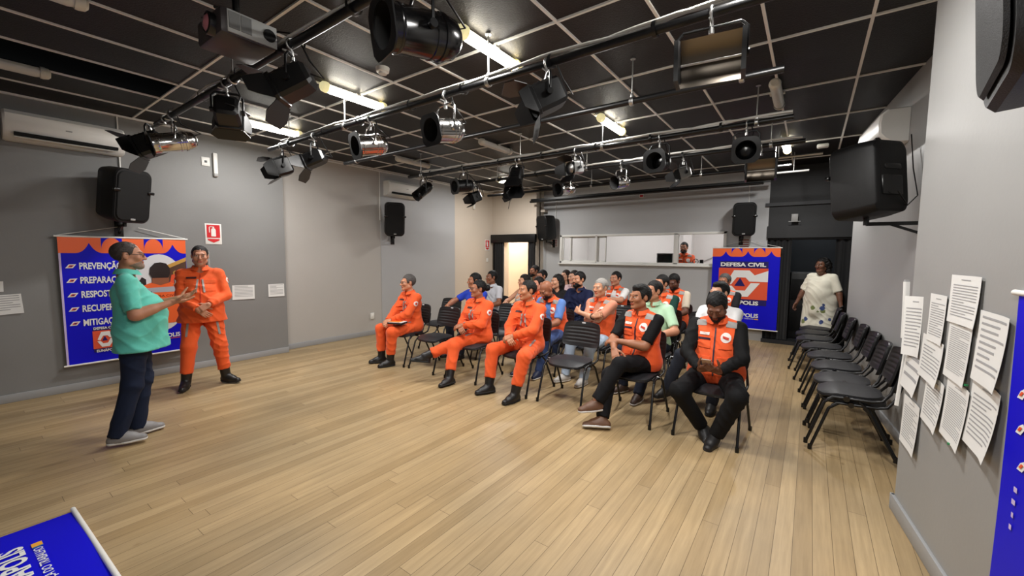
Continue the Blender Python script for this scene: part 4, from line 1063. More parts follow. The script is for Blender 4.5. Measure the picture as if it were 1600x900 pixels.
class Field:
    """smooth union of round cones and ellipsoids, evaluated only near each shape"""
    def __init__(self): self.p = []; self.clips = []; self.noise = 0.0; self.nscale = 1.0; self.fold = 0.0; self.fclip = None
    def rc(self, a, b, ra, rb=None, k=.02, cut=None, flat=None):
        a = np.asarray(a, float); b = np.asarray(b, float); rb = ra if rb is None else rb
        r = max(ra, rb); self.p.append(('rc', a, b, ra, rb, k, cut, np.minimum(a, b) - r, np.maximum(a, b) + r)); return self
    def el(self, c, r, k=.02, M=None):
        c = np.asarray(c, float); r = np.asarray(r, float); m = r.max()
        self.p.append(('el', c, r, M, k, c - m, c + m)); return self
    def sub(self, c, r, k=.01, M=None):
        c = np.asarray(c, float); r = np.asarray(r, float) * np.ones(3); m = r.max()
        self.p.append(('sub', c, r, M, k, c - m, c + m)); return self
    def cutplane(self, n, d): self.clips.append((nrm(np.asarray(n, float)), d)); return self   # keep n.p < d
    def bounds(self):
        lo = np.min([q[-2] for q in self.p if q[0] != 'sub'], 0); hi = np.max([q[-1] for q in self.p if q[0] != 'sub'], 0); return lo - .03, hi + .03
    @staticmethod
    def dist(q, X, Y, Z):
        if q[0] == 'rc':
            _, a, b, ra, rb, k, cut = q[:7]
            d = b - a; L2 = float(d @ d) + 1e-12
            px, py, pz = X - a[0], Y - a[1], Z - a[2]
            t = (px * d[0] + py * d[1] + pz * d[2]) / L2
            tc = np.clip(t, 0, 1)
            e = np.sqrt((px - tc * d[0]) ** 2 + (py - tc * d[1]) ** 2 + (pz - tc * d[2]) ** 2) - (ra + (rb - ra) * tc)
            if cut is not None: e = np.maximum(e, (t - cut) * math.sqrt(L2))
            return e, k
        _, c, r, M, k = q[:5]
        px, py, pz = X - c[0], Y - c[1], Z - c[2]
        if M is not None:
            px, py, pz = (M[0, 0] * px + M[1, 0] * py + M[2, 0] * pz, M[0, 1] * px + M[1, 1] * py + M[2, 1] * pz, M[0, 2] * px + M[1, 2] * py + M[2, 2] * pz)
        k0 = np.sqrt((px / r[0]) ** 2 + (py / r[1]) ** 2 + (pz / r[2]) ** 2) + 1e-9
        k1 = np.sqrt((px / r[0] ** 2) ** 2 + (py / r[1] ** 2) ** 2 + (pz / r[2] ** 2) ** 2) + 1e-9
        return k0 * (k0 - 1) / k1, k
    def _post(self, D, X, Y, Z):
        if self.noise:
            s = self.nscale
            D = D + self.noise * (np.sin(X * 41 * s + 1.7 * np.sin(Z * 19 * s) + Y * 13) * np.sin(Z * 47 * s + 1.3 * np.sin(Y * 23 * s)) + .6 * np.sin(Y * 39 * s + Z * 31 * s + 2 * np.sin(X * 17 * s)))
        if self.fold:
            a = 24 * Z + 17 * X * np.sin(3.1 * Z + 2 * Y) + 3.0 * np.sin(9 * X + 5 * Z + 1.1) + 2.6 * np.sin(11 * Y - 4 * Z); c_ = 34 * X - 22 * Y + 9 * Z + 2.8 * np.sin(8 * Z + 6 * Y)
            f1 = 1 - np.abs(np.sin(a)); f2 = 1 - np.abs(np.sin(c_))
            m1 = np.clip(.5 + .9 * np.sin(7 * X + 9 * Y + 3 * Z), 0, 1); m2 = np.clip(.4 + .9 * np.sin(6 * X - 8 * Y + 7 * Z + 2), 0, 1)
            D = D - self.fold * (f1 * f1 * m1 + .8 * f2 * f2 * m2 - .35)
        if self.fclip is not None: D = np.maximum(D, self.fclip(X, Y, Z))
        for n, d in self.clips: D = np.maximum(D, n[0] * X + n[1] * Y + n[2] * Z - d)
        return D
    def at(self, P):
        P = np.asarray(P, float); X, Y, Z = P[..., 0], P[..., 1], P[..., 2]
        D = np.full(X.shape, .12)
        for q in self.p:
            d, k = self.dist(q, X, Y, Z)
            if q[0] == 'sub': h = np.clip(.5 - .5 * (D + d) / k, 0, 1); D = D + (-d - D) * h + k * h * (1 - h)
            else: h = np.clip(.5 + .5 * (D - d) / k, 0, 1); D = D + (d - D) * h - k * h * (1 - h)
        return self._post(D, X, Y, Z)
    def surface(self, step, fine=()):
        """surface nets on a rectilinear grid; fine = [(lo, hi, step)] boxes that get a denser grid"""
        lo, hi = self.bounds(); ax = []
        for i in range(3):
            iv = sorted([(max(lo[i], f_[0][i]), min(hi[i], f_[1][i]), f_[2]) for f_ in fine])
            pts = [lo[i]]
            while pts[-1] < hi[i]:
                x = pts[-1]; s = step
                for a, b, st in iv:
                    if a - st <= x < b: s = min(s, st)
                pts.append(x + s)
            ax.append(np.array(pts, F32))
        n = [len(a) for a in ax]
        D = np.full(n, .12, F32)
        for q in self.p:
            k = q[5] if q[0] == 'rc' else q[4]
            m = 2 * k + step * 2.2
            sl = []
            for i in range(3):
                a = max(0, int(np.searchsorted(ax[i], q[-2][i] - m)) - 1); b = min(n[i], int(np.searchsorted(ax[i], q[-1][i] + m)) + 1); sl.append(slice(a, b))
            if any(s.stop <= s.start for s in sl): continue
            X = ax[0][sl[0]][:, None, None]; Y = ax[1][sl[1]][None, :, None]; Z = ax[2][sl[2]][None, None, :]
            d, k = self.dist(q, X, Y, Z); Dv = D[sl[0], sl[1], sl[2]]
            if q[0] == 'sub': h = np.clip(.5 - .5 * (Dv + d) / k, 0, 1); D[sl[0], sl[1], sl[2]] = Dv + (-d - Dv) * h + k * h * (1 - h)
            else: h = np.clip(.5 + .5 * (Dv - d) / k, 0, 1); D[sl[0], sl[1], sl[2]] = Dv + (d - Dv) * h - k * h * (1 - h)
        D = self._post(D, ax[0][:, None, None], ax[1][None, :, None], ax[2][None, None, :]).astype(F32)
        D[0] = D[-1] = .12; D[:, 0] = D[:, -1] = .12; D[:, :, 0] = D[:, :, -1] = .12
        Sg = D < 0
        c = np.zeros([m - 1 for m in n], np.uint8)
        for dx in (0, 1):
            for dy in (0, 1):
                for dz in (0, 1): c += Sg[dx:n[0] - 1 + dx, dy:n[1] - 1 + dy, dz:n[2] - 1 + dz]
        I, J, K = np.nonzero((c > 0) & (c < 8))
        idx = np.full(c.shape, -1, np.int32); idx[I, J, K] = np.arange(len(I))
        acc = np.zeros((len(I), 3)); cnt = np.zeros(len(I))
        corner = {}
        for dx in (0, 1):
            for dy in (0, 1):
                for dz in (0, 1):
                    corner[dx, dy, dz] = (D[I + dx, J + dy, K + dz].astype(float), np.stack([ax[0][I + dx], ax[1][J + dy], ax[2][K + dz]], 1).astype(float))
        for a in corner:
            for i in range(3):
                if a[i] == 0:
                    b = list(a); b[i] = 1; b = tuple(b)
                    da, pa = corner[a]; db, pb = corner[b]
                    m = (da < 0) != (db < 0); t = np.where(m, da / (da - db + 1e-12), 0)
                    acc += np.where(m[:, None], pa + (pb - pa) * t[:, None], 0); cnt += m
        Vv = acc / np.maximum(cnt, 1)[:, None]
        Q = []
        for i in range(3):
            s0 = [slice(0, None)] * 3; s1 = [slice(0, None)] * 3; s0[i] = slice(0, n[i] - 1); s1[i] = slice(1, None)
            A = Sg[tuple(s0)]; B = Sg[tuple(s1)]
            E = np.argwhere(A != B); pos = A[E[:, 0], E[:, 1], E[:, 2]]
            u, w = (i + 1) % 3, (i + 2) % 3
            def cell(du, dw):
                e = E.copy(); e[:, u] -= du; e[:, w] -= dw; return idx[e[:, 0], e[:, 1], e[:, 2]]
            q = np.stack([cell(1, 1), cell(0, 1), cell(0, 0), cell(1, 0)], 1)
            q[~pos] = q[~pos][:, ::-1]; Q.append(q)
        Q = np.concatenate(Q); Q = Q[(Q >= 0).all(1)]
        return Vv, Q
    def mesh(self, name, mats, parent, step, fine=(), face_mat=None):
        Vv, Q = self.surface(step, fine)
        me = bpy.data.meshes.new(name); me.vertices.add(len(Vv)); me.vertices.foreach_set('co', Vv.astype(F32).ravel())
        me.loops.add(Q.size); me.loops.foreach_set('vertex_index', Q.ravel().astype(np.int32))
        me.polygons.add(len(Q)); me.polygons.foreach_set('loop_start', np.arange(0, Q.size, 4, dtype=np.int32)); me.polygons.foreach_set('loop_total', np.full(len(Q), 4, np.int32))
        for m in (mats if isinstance(mats, (list, tuple)) else [mats]): me.materials.append(m)
        if face_mat is not None: me.polygons.foreach_set('material_index', face_mat(Vv[Q].mean(1)).astype(np.int32))
        me.polygons.foreach_set('use_smooth', np.ones(len(Q), bool))
        me.update(calc_edges=True); me.validate()
        return link(bpy.data.objects.new(name, me), parent)
    def project(self, P, d, n=40):
        """march points along d until they meet the surface"""
        P = np.array(P, float); d = nrm(np.asarray(d, float))
        for _ in range(n):
            s = self.at(P); P = P + d * np.clip(s, -.02, .05)[:, None] * .8
        return P

def patch(F, name, m, parent, c, u, v, w, h, d, lift=.004, th=.004, shape='rect', nu=8, nv=8):
    """a cloth patch of size w x h around c, pressed along d onto the surface of F"""
    u = nrm(u); v = nrm(v); d = nrm(d)
    P = []
    if shape == 'disc':
        ring = [(0.0, 0.0)] + [(r * math.cos(a), r * math.sin(a)) for r in (.25, .5) for a in [2 * PI * k / 16 for k in range(16)]]
        P = [c + u * a * w + v * b * h for a, b in ring]
        fs = [(0, 1 + k, 1 + (k + 1) % 16) for k in range(16)] + [(1 + k, 17 + k, 17 + (k + 1) % 16, 1 + (k + 1) % 16) for k in range(16)]
        rim = [17 + k for k in range(16)]
    else:
        P = [c + u * (i / nu - .5) * w + v * (j / nv - .5) * h for j in range(nv + 1) for i in range(nu + 1)]
        fs = [(j * (nu + 1) + i, j * (nu + 1) + i + 1, (j + 1) * (nu + 1) + i + 1, (j + 1) * (nu + 1) + i) for j in range(nv) for i in range(nu)]
        rim = [i for i in range(nu + 1)] + [(j + 1) * (nu + 1) - 1 for j in range(1, nv + 1)] + [nv * (nu + 1) + i for i in range(nu - 1, -1, -1)] + [j * (nu + 1) for j in range(nv - 1, 0, -1)]
    P = F.project(np.array(P) - d * .12, d)
    n = len(P)
    vs = np.concatenate([P - d * lift, P + d * th])
    fs = list(fs) + [tuple(i + n for i in reversed(f_)) for f_ in fs] + [(rim[i], rim[(i + 1) % len(rim)], rim[(i + 1) % len(rim)] + n, rim[i] + n) for i in range(len(rim))]
    b = MB(); b.add([Vector(p) for p in vs], fs)
    return b.build(name, m, parent, smooth=50)

def ik(a, c, l1, l2, pole):
    """middle joint between a and c for bones l1,l2, bending towards pole; c is pulled in if out of reach"""
    a = np.asarray(a, float); c = np.asarray(c, float); d = c - a; L = np.linalg.norm(d)
    if L > (l1 + l2) * .995: c = a + d / L * (l1 + l2) * .995; d = c - a; L = np.linalg.norm(d)
    x = (l1 * l1 - l2 * l2 + L * L) / (2 * L); h = math.sqrt(max(0, l1 * l1 - x * x)); u = d / L
    p = np.asarray(pole, float); p = nrm(p - u * (p @ u))
    return a + u * x + p * h, c

SKIN = {}
def skin(rgb):
    k = 'skin_%d_%d_%d' % rgb
    return mat(k, S(*rgb), .5, var=.06, vscale=25, bump=.04, bscale=300)
def lipm(rgb): return mat('lip_%d_%d_%d' % rgb, S(min(255, int(rgb[0] * .92 + 12)), int(rgb[1] * .74), int(rgb[2] * .74)), .45)
M_eye = mat('eye_white', S(225, 222, 216), .25); M_iris = mat('eye_dark', S(34, 22, 16), .2)
def cloth(rgb, rough=.8): return mat('cloth_%d_%d_%d' % rgb, S(*rgb), rough, var=.09, vscale=11, bump=.14, bscale=260, sheen=.12 if sum(rgb) > 150 else 0.0, spec=.5 if sum(rgb) > 150 else .25)
def hairm(rgb): return mat('hair_%d_%d_%d' % rgb, S(*[int(c * (.62 if sum(rgb) < 160 else .9)) for c in rgb]), .55, spec=.3, var=.25, vscale=60, bump=.5, bscale=220)
UNI = (234, 90, 30); VEST = (238, 92, 36)
M_silver = mat('reflective_silver', S(150, 146, 142), .45, var=.06, vscale=30)
M_zip = mat('zip_dark', S(34, 26, 48), .5)
M_emb_w = mat('badge_white', S(236, 228, 222), .6); M_emb_r = mat('badge_red', S(206, 62, 40), .6); M_tagd = mat('name_tag_dark', S(66, 22, 24), .6)
M_boot = mat('boot_leather', S(22, 20, 20), .42, bump=.15, bscale=120); M_sole = mat('sole_dark', S(16, 16, 16), .7); M_solew = mat('sole_white', S(214, 212, 208), .6)

def person(label, loc, rz, P):
    g = P.get; s = g('s', 1.0); fat = g('fat', 1.0); sit = g('sit', True); lod = g('lod', 2)
    t = None
    col = tuple(min(236, int(c * 1.13)) for c in g('skin', (150, 100, 72))); M_skin = skin(col)
    step = {1: .016, 2: .02, 3: .024}[lod]; hs = {1: .0045, 2: .0058, 3: .007}[lod]; cs = {1: .0105, 2: .013, 3: .016}[lod]
    lean = g('lean', 0.0)
    # ---- skeleton (person faces local -y; the person's right is -x)
    hip = V3(*g('hip', (0, .10, .55) if sit else (0, 0, .952 * s)))
    side = g('side', 0.0)
    up = nrm(V3(math.sin(side), -math.sin(lean), math.cos(lean)))
    tl = g('torso', .50) * s
    fwd = nrm(np.cross(np.cross(up, V3(0, -1, 0)), up)); rt = V3(-1, 0, 0); rt = nrm(rt - up * (rt @ up))
    nb = hip + up * tl                                         # base of the neck
    hy, hp, hr = g('head', (0, 0, 0))                           # yaw (+ = towards the person's left), pitch (+ = down), roll
    Rh = rotz(hy) @ rotx(hp) @ roty(hr) if True else None
    hs_ = g('hscale', 1.0) * (s * .5 + .5)
    neck_top = nb + (up * .075 + fwd * .012) * s
    hc = neck_top + Rh @ V3(0, -.022, .075) * hs_
    def H(x, y, z): return hc + Rh @ (V3(x, y, z) * hs_)
    sw = g('shoulder', .178) * s
    shR = nb - up * .066 * s + rt * sw + fwd * g('shfwd', .0); shL = nb - up * .066 * s - rt * sw + fwd * g('shfwd', .0)
    ua, fa = .285 * s, .255 * s
    arms = []
    for sgn, sh, key in ((1, shR, 'R'), (-1, shL, 'L')):
        tgt = V3(*g('hand' + key, (-.12 * sgn, -.22, .62) if sit else (-.24 * sgn, -.05, .78 * s)))
        pole = V3(*g('pole' + key, (-.55 * sgn, .6, -.6)))
        el_, w = ik(sh, tgt, ua, fa, pole); arms.append((sgn, sh, el_, w, key))
    legs = []
    for sgn, key in ((1, 'R'), (-1, 'L')):
        hj = hip + rt * .092 * s * sgn * (fat * .5 + .5) - up * .015
        an = V3(*g('foot' + key, (-.12 * sgn, -.36, .095) if sit else (-.1 * sgn, 0, .095)))
        kn, an = ik(hj, an, .43 * s, .41 * s, V3(*g('knee' + key, (-.25 * sgn, -1, .5) if sit else (-.1 * sgn, -1, 0))))
        legs.append((sgn, hj, kn, an, key))
    B = Field()
    # torso
    def torso(Fd, inf, k=.045, hips=True, flare=0.0):
        Fd.rc(nb - up * .165 * s + rt * .092 * s, nb - up * .165 * s - rt * .092 * s, .090 * fat * s + inf, k=k)
        Fd.rc(nb - up * .27 * s + rt * .080 * s + fwd * .004, nb - up * .27 * s - rt * .080 * s + fwd * .004, .088 * fat * s + inf, k=k)
        Fd.rc(nb - up * .38 * s + rt * .078 * s * fat, nb - up * .38 * s - rt * .078 * s * fat, .088 * fat * s + inf + flare * .4, k=k)
        Fd.rc(nb - up * .085 * s + rt * (sw - .04), nb - up * .085 * s - rt * (sw - .04), .048 * s + inf * .8, k=k)
        Fd.rc(nb - up * .012 + rt * .02, shR + up * .004, .042 * s + inf * .5, .036 * s + inf * .6, k=.035); Fd.rc(nb - up * .012 - rt * .02, shL + up * .004, .042 * s + inf * .5, .036 * s + inf * .6, k=.035)
        if g('belly'): Fd.el(nb - up * .36 * s + fwd * (.05 + .06 * g('belly')), (.15 * fat + inf, .10 + .04 * g('belly') + inf, .17 + inf), k=.08)
        if g('bust'):
            for q in (1, -1): Fd.el(nb - up * .20 * s + fwd * .085 + rt * .075 * q, (.075 + inf * .6, .07 + inf * .6, .075 + inf * .6), k=.05)
        if hips: Fd.rc(hip + rt * .085 * s * fat + up * .01, hip - rt * .085 * s * fat + up * .01, .104 * fat * s + inf + flare, k=k)
    torso(B, -.004)
    # neck and head
    B.rc(nb - up * .03, H(0, .012, -.07), .056 * s * (.6 + .4 * fat), .053, k=.03)
    fem = g('female', False)
    jw = .92 if fem else 1.0
    fh = g('face_fat', fat)
    B.el(H(0, .016, .032), np.array((.076, .097, .088)) * hs_, k=.02, M=Rh)
    B.el(H(0, -.028, -.028), np.array((.062 * (fh * .5 + .5), .064, .084)) * hs_, k=.02, M=Rh)
    for q in (-1, 1):
        B.rc(H(.048 * jw * q, .004, -.06), H(.014 * q, -.066, -.098), .026 * hs_ * fh, .019 * hs_, k=.025)
        B.el(H(.040 * q, -.062, -.022), np.array((.026 * fh, .024, .024)) * hs_, k=.02, M=Rh)
        B.sub(H(.031 * q, -.104, .006), np.array((.018, .016, .012)) * hs_, k=.012, M=Rh)
        B.el(H(.031 * q, -.0795, .005), np.array((.0125,) * 3) * hs_, k=.003)
        B.el(H(.076 * q, .016, -.004), np.array((.010, .019, .031)) * hs_, k=.006, M=Rh @ rotz(-.35 * q) )
        B.el(H(.011 * q, -.099, -.034), np.array((.009, .010, .008)) * hs_, k=.006, M=Rh)
    B.rc(H(-.034, -.083, .024), H(.034, -.083, .024), .012 * hs_, k=.018)
    B.rc(H(0, -.088, .016), H(0, -.111, -.030), .0085 * hs_, .0125 * hs_ * g('nose', 1.0), k=.010)
    B.rc(H(-.017, -.0915, -.060), H(.017, -.0915, -.060), .0068 * hs_, k=.006); B.rc(H(-.014, -.089, -.0715), H(.014, -.089, -.0715), .0072 * hs_, k=.006)
    B.el(H(0, -.080, -.099), np.array((.02, .016, .016)) * hs_, k=.015)
    if fat > 1.15: B.el(H(0, -.045, -.105), np.array((.05, .045, .03)) * hs_, k=.03, M=Rh)
    # arms and hands
    fine = [(hc - .125, hc + .135, hs)]
    for sgn, sh, el_, w, key in arms:
        B.rc(sh, el_, .050 * s * (fat * .5 + .5), .041 * s, k=.03); B.rc(el_, w, .042 * s, .027 * s, k=.02)
        B.rc(el_ + (w - el_) * .12, el_ + (w - el_) * .45, .043 * s, .036 * s, k=.03)
        fd = nrm(w - el_)
        d = nrm(V3(*g('fing' + key, tuple(fd))))
        nn = V3(*g('palm' + key, (sgn * .6, 0, -.8) if sit else (sgn * 1.0, 0, 0))); nn = nrm(nn - d * (nn @ d))
        th = nrm(np.cross(d, nn)) * g('thumb' + key, 1.0 * sgn)
        if P.get('flip' + key): th = -th
        curl = g('curl' + key, .35); k_ = .006 if lod < 3 else .008
        hz = .98 * s
        for j in range(4):
            o = (.028 - .0185 * j)
            B.rc(w + d * .015 + th * o * .7, w + d * .088 * hz + th * o, .0145, .0115, k=.012)
        for j, (ln, o) in enumerate(((.072, .0285), (.082, .0095), (.076, -.0095), (.060, -.028))):
            p0 = w + d * (.088 if j < 3 else .082) * hz + th * o; a = 0.0; fdv = d + th * (.06 - .05 * j); fdv = nrm(fdv)
            for q, (fr, rr) in enumerate(((.46, .0086), (.31, .0078), (.25, .0068))):
                a += curl * (1.0, 1.15, .8)[q] * (1 + .08 * j)
                dd = fdv * math.cos(a) + nn * math.sin(a); p1 = p0 + dd * ln * fr * hz; B.rc(p0, p1, rr, rr * .93, k=k_); p0 = p1
        td = nrm(d * .62 + th * .72 + nn * .30); p0 = w + d * .028 + th * .024; p1 = p0 + td * .042; p2 = p1 + nrm(td * .75 + d * .4 + nn * (.25 + curl * .4)) * .034; p3 = p2 + nrm(td * .5 + d * .6 + nn * (.3 + curl * .5)) * .026
        B.rc(p0, p1, .0135, .0112, k=.010); B.rc(p1, p2, .0105, .0095, k=.006); B.rc(p2, p3, .0092, .0078, k=.006)
        m = w + d * .09
        fine.append((m - .10, m + .10, hs if lod < 3 else .0075))
    for sgn, hj, kn, an, key in legs:
        B.rc(hj, kn, .082 * s * (fat * .6 + .4), .055 * s, k=.04); B.rc(kn, an, .054 * s, .036 * s, k=.03)
        B.rc(kn + (an - kn) * .15 + V3(0, .014, 0), kn + (an - kn) * .5 + V3(0, .012, 0), .05 * s, .04 * s, k=.03)
        if g('barefoot'): B.rc(an + V3(0, 0, -.05), an + V3(0, -.14, -.07), .03, .025, k=.02)
    hrgb = g('hairc', (24, 20, 18)); M_hair = hairm(hrgb); M_brow = mat('brow_%d_%d_%d_%d' % (hrgb + (col[0],)), S(*[int(c * .55 + q * .36) for c, q in zip(hrgb, col)]), .7)
    look = V3(*g('look', (0, -1, -.02)))
    def fm(C):
        q = (C - hc) @ Rh / hs_
        o = np.zeros(len(C), int)
        for e in (-1, 1):
            de = q - V3(.031 * e, -.0795, .005); r = np.sqrt((de ** 2).sum(1))
            lid = (de[:, 2] < .0062) & (de[:, 2] > -.0062)
            o[(r < .0148) & (de[:, 1] < -.003) & lid] = 1
            di = q - V3(.031 * e, -.0795 - .0115, .005) - V3(look[0] * .006, 0, look[2] * .006)
            o[((di[:, 0] ** 2 + di[:, 2] ** 2) < .0057 ** 2) & (r < .0155) & (de[:, 1] < 0) & lid] = 2
            bx = q[:, 0] * e
            o[(bx > .013) & (bx < .052) & (q[:, 2] > .0235 - .12 * np.maximum(0, bx - .038)) & (q[:, 2] < .0305 - .2 * np.maximum(0, bx - .034)) & (q[:, 1] < -.055)] = 3
        o[(np.abs(q[:, 0]) < .0235) & (q[:, 2] < -.0545) & (q[:, 2] > -.0785 + .25 * np.abs(q[:, 0])) & (q[:, 1] < -.086)] = 4
        return o
    t = B.mesh('person', [M_skin, M_eye, M_iris, M_brow, lipm(col)], None, step, fine, fm)
    t.location = loc; t.rotation_euler = (0, 0, rz); tag(t, label, 'person', g('group'))
    # ---- hair
    hair = g('hair', 'short')
    if hair != 'bald':
        Fh = Field(); th_ = g('hairt', .012)
        Fh.el(H(0, .0205, .036), np.array((.0785, .0985, .086 + th_)) * hs_, k=.012, M=Rh)
        Fh.el(H(0, .030, .030), np.array((.0785 + th_ * .45, .090 + th_ * .6, .080 + th_ * .7)) * hs_, k=.02, M=Rh)
        if g('quiff'): Fh.el(H(.01, -.042, .100), np.array((.052, .040, .026)) * hs_, k=.025, M=Rh)
        Fh.noise = .0014 if hair in ('short', 'buzz') else .002; Fh.nscale = 4.2
        fh_top = g('hairline', .066); fem_ = hair in ('long', 'mid', 'bun')
        def hairclip(X, Y, Z):
            px, py, pz = X - hc[0], Y - hc[1], Z - hc[2]
            q0 = (Rh[0, 0] * px + Rh[1, 0] * py + Rh[2, 0] * pz) / hs_; q1 = (Rh[0, 1] * px + Rh[1, 1] * py + Rh[2, 1] * pz) / hs_; q2 = (Rh[0, 2] * px + Rh[1, 2] * py + Rh[2, 2] * pz) / hs_
            ss = lambda a, b, x: np.clip((x - a) / (b - a), 0, 1) ** 2 * (3 - 2 * np.clip((x - a) / (b - a), 0, 1))
            h = fh_top - .010 * ss(.03, .0, np.abs(q0)) - (fh_top + (.018 if not fem_ else -.012)) * ss(-.048, -.022, q1)
            h = h + (.046 if not fem_ else .012) * ss(-.012, .0, q1) - (.088 if not fem_ else .07) * ss(.030, .052, q1)
            return (h - q2) * .75
        Fh.fclip = hairclip
        obj_ = Fh.mesh('hair', M_hair, t, hs * 1.05)
        if hair in ('long', 'mid'):
            L = .20 if hair == 'long' else .10
            F2 = Field(); F2.noise = .003; F2.nscale = 2.4
            for q in (-1, 1):
                F2.rc(H(.062 * q, .012, .05), H(.074 * q, .028, -.06), .026, .026, k=.03); F2.rc(H(.074 * q, .028, -.06), H(.07 * q, .035, -.06 - L * .8), .027, .016, k=.03)
            F2.rc(H(0, .07, .05), H(0, .085, -.06), .058, .055, k=.04); F2.rc(H(0, .085, -.06), H(0, .09, -.06 - L), .055, .04, k=.04); F2.rc(H(-.05, .075, .0), H(-.05, .07, -.06 - L * .8), .04, .025, k=.04); F2.rc(H(.05, .075, .0), H(.05, .07, -.06 - L * .8), .04, .025, k=.04)
            F2.mesh('hair_lengths', M_hair, t, hs * 1.5)
        if hair == 'bun':
            F2 = Field(); F2.noise = .002; F2.nscale = 3; F2.el(H(0, .135, .015), (.045, .042, .045), k=.02); F2.rc(H(0, .09, .02), H(0, .12, .015), .04, .035, k=.02); F2.mesh('hair_bun', M_hair, t, hs * 1.3)
        if hair == 'curly':
            F2 = Field(); F2.noise = .006; F2.nscale = 2.2
            F2.el(H(0, .045, .02), (.108, .095, .115), k=.02); F2.rc(H(.08, .05, 0), H(.085, .05, -.12), .05, .035, k=.03); F2.rc(H(-.08, .05, 0), H(-.085, .05, -.12), .05, .035, k=.03)
            n2 = Rh @ nrm(V3(0, -1, -.1)); F2.cutplane(n2, float(n2 @ H(0, -.035, .03))); F2.mesh('hair_lengths', M_hair, t, hs * 1.5)
    if g('beard'):
        Fb = Field(); th_ = .005 if g('beard') == 1 else .011
        Fb.el(H(0, -.028, -.028), np.array((.062 * (fh * .5 + .5) + th_, .064 + th_, .084 + th_)) * hs_, k=.02, M=Rh)
        for q in (-1, 1): Fb.rc(H(.048 * q, .004, -.06), H(.014 * q, -.066, -.098), (.026 * fh + th_) * hs_, (.019 + th_) * hs_, k=.025)
        Fb.el(H(0, -.080, -.099), np.array((.02 + th_, .016 + th_, .016 + th_)) * hs_, k=.015)
        n1 = Rh @ nrm(V3(0, .45, 1)); Fb.cutplane(n1, float(n1 @ H(0, -.09, -.048)))
        n2 = Rh @ V3(0, 1, 0); Fb.cutplane(n2, float(n2 @ H(0, .012, 0)))
        Fb.sub(H(0, -.105, -.066), np.array((.021, .02, .0125)) * hs_, k=.004, M=Rh)
        Fb.noise = .0012; Fb.nscale = 4
        Fb.mesh('beard', hairm(g('beardc', hrgb)), t, hs * 1.15)
    if g('glasses'):
        b = MB(); mg_ = mat('spectacle_frame', S(26, 22, 22), .35)
        for q in (-1, 1):
            b.tube([Vector(H(.033 * q + .024 * math.cos(a), -.104 + .012 * abs(math.cos(a)) * (1 if math.cos(a) * q > 0 else 0), .003 + .0155 * math.sin(a))) for a in [2 * PI * k / 16 for k in range(16)]], .0017 if lod > 1 else .002, 6, closed=True)
            b.tube([Vector(H(.057 * q, -.093, .008)), Vector(H(.074 * q, -.05, .010)), Vector(H(.083 * q, .012, .012))], .0022, 6)
        b.tube([Vector(H(-.009, -.106, .006)), Vector(H(.009, -.106, .006))], .002, 6)
        b.build('spectacles', mg_, t, smooth=60)
    # ---- trousers / skirt
    if g('bottom'):
        Ft = Field(); Ft.fold = .010 if g('bag', .012) > .015 else .007
        bag = g('bag', .012)
        Ft.rc(hip + rt * .085 * s * fat, hip - rt * .085 * s * fat, .112 * fat * s + .008, k=.05)
        if not sit: Ft.rc(hip + up * .09 + rt * .075 * s * fat, hip + up * .09 - rt * .075 * s * fat, .100 * fat * s + .008, k=.05)
        for sgn, hj, kn, an, key in legs:
            dn = nrm(an - kn); e = an + dn * g('cuff', .02)
            Ft.rc(hj, kn, .084 * s * (fat * .6 + .4) + bag, .06 * s + bag, k=.045)
            Ft.rc(kn, e, .06 * s + bag, .046 * s + bag * 1.1, k=.03, cut=1.0)
        tr = Ft.mesh('trousers', cloth(g('bottom')), t, cs)
        if g('leg_stripes'):
            for sgn, hj, kn, an, key in legs:
                c = kn + (hj - kn) * .55
                dd = V3(sgn * .9, -.5, 0) if sit else V3(sgn * .25, 1, 0) * -1 * V3(-1, 1, 1)
                patch(Ft, 'reflective_strip', M_silver, tr, c + V3(-sgn * .03, 0, 0), nrm(hj - kn), nrm(np.cross(hj - kn, V3(0, -1, 0) if not sit else V3(0, 0, 1))), .20, .022, V3(0, 1, 0) if not sit else V3(0, 0, -1))
    # ---- shoes
    sh_kind = g('shoes', 'shoe')
    if sh_kind != 'none':
        for sgn, hj, kn, an, key in legs:
            dn = nrm(an - kn)
            toe = g('toe' + key)
            f_ = nrm(V3(*toe)) if toe else nrm(V3(-.18 * sgn, -1, 0))
            upv = nrm(g('toeup' + key) if g('toeup' + key) is not None else (-dn - f_ * (-dn @ f_)))
            if not toe: upv = V3(0, 0, 1)
            sd = np.cross(f_, upv)
            So = Field(); hl = an - upv * .055
            if sh_kind == 'boot': So.rc(an - dn * .10, an + dn * .01, .057 * s, .052 * s, k=.02, cut=None)
            else: So.rc(an + upv * .0, hl, .042 * s, .04 * s, k=.02)
            So.rc(hl - f_ * .035, hl + f_ * .06, .041 * s, .043 * s, k=.03); So.rc(hl + f_ * .05 - upv * .004, hl + f_ * .155 - upv * .014, .043 * s, .034 * s, k=.03)
            So.rc(hl + f_ * .02 + upv * .03, hl + f_ * .09 + upv * .008, .036 * s, .034 * s, k=.03)
            zs = .088 * s
            So.cutplane(-upv, float(-upv @ (an - upv * (zs - .012))))
            if sh_kind != 'boot': So.cutplane(upv, float(upv @ (an + upv * .012)))
            sh = So.mesh('boot' if sh_kind == 'boot' else 'shoe', M_boot if sh_kind == 'boot' else mat('shoe_%d_%d_%d' % g('shoec', (40, 36, 34)), S(*g('shoec', (40, 36, 34))), .5, bump=.1, bscale=150), t, cs * .72)
            Sl = Field(); b0 = an - upv * (zs - .012)
            Sl.rc(b0 - f_ * .03, b0 + f_ * .06, .046 * s, .045 * s, k=.03); Sl.rc(b0 + f_ * .06, b0 + f_ * .152, .046 * s, .038 * s, k=.03)
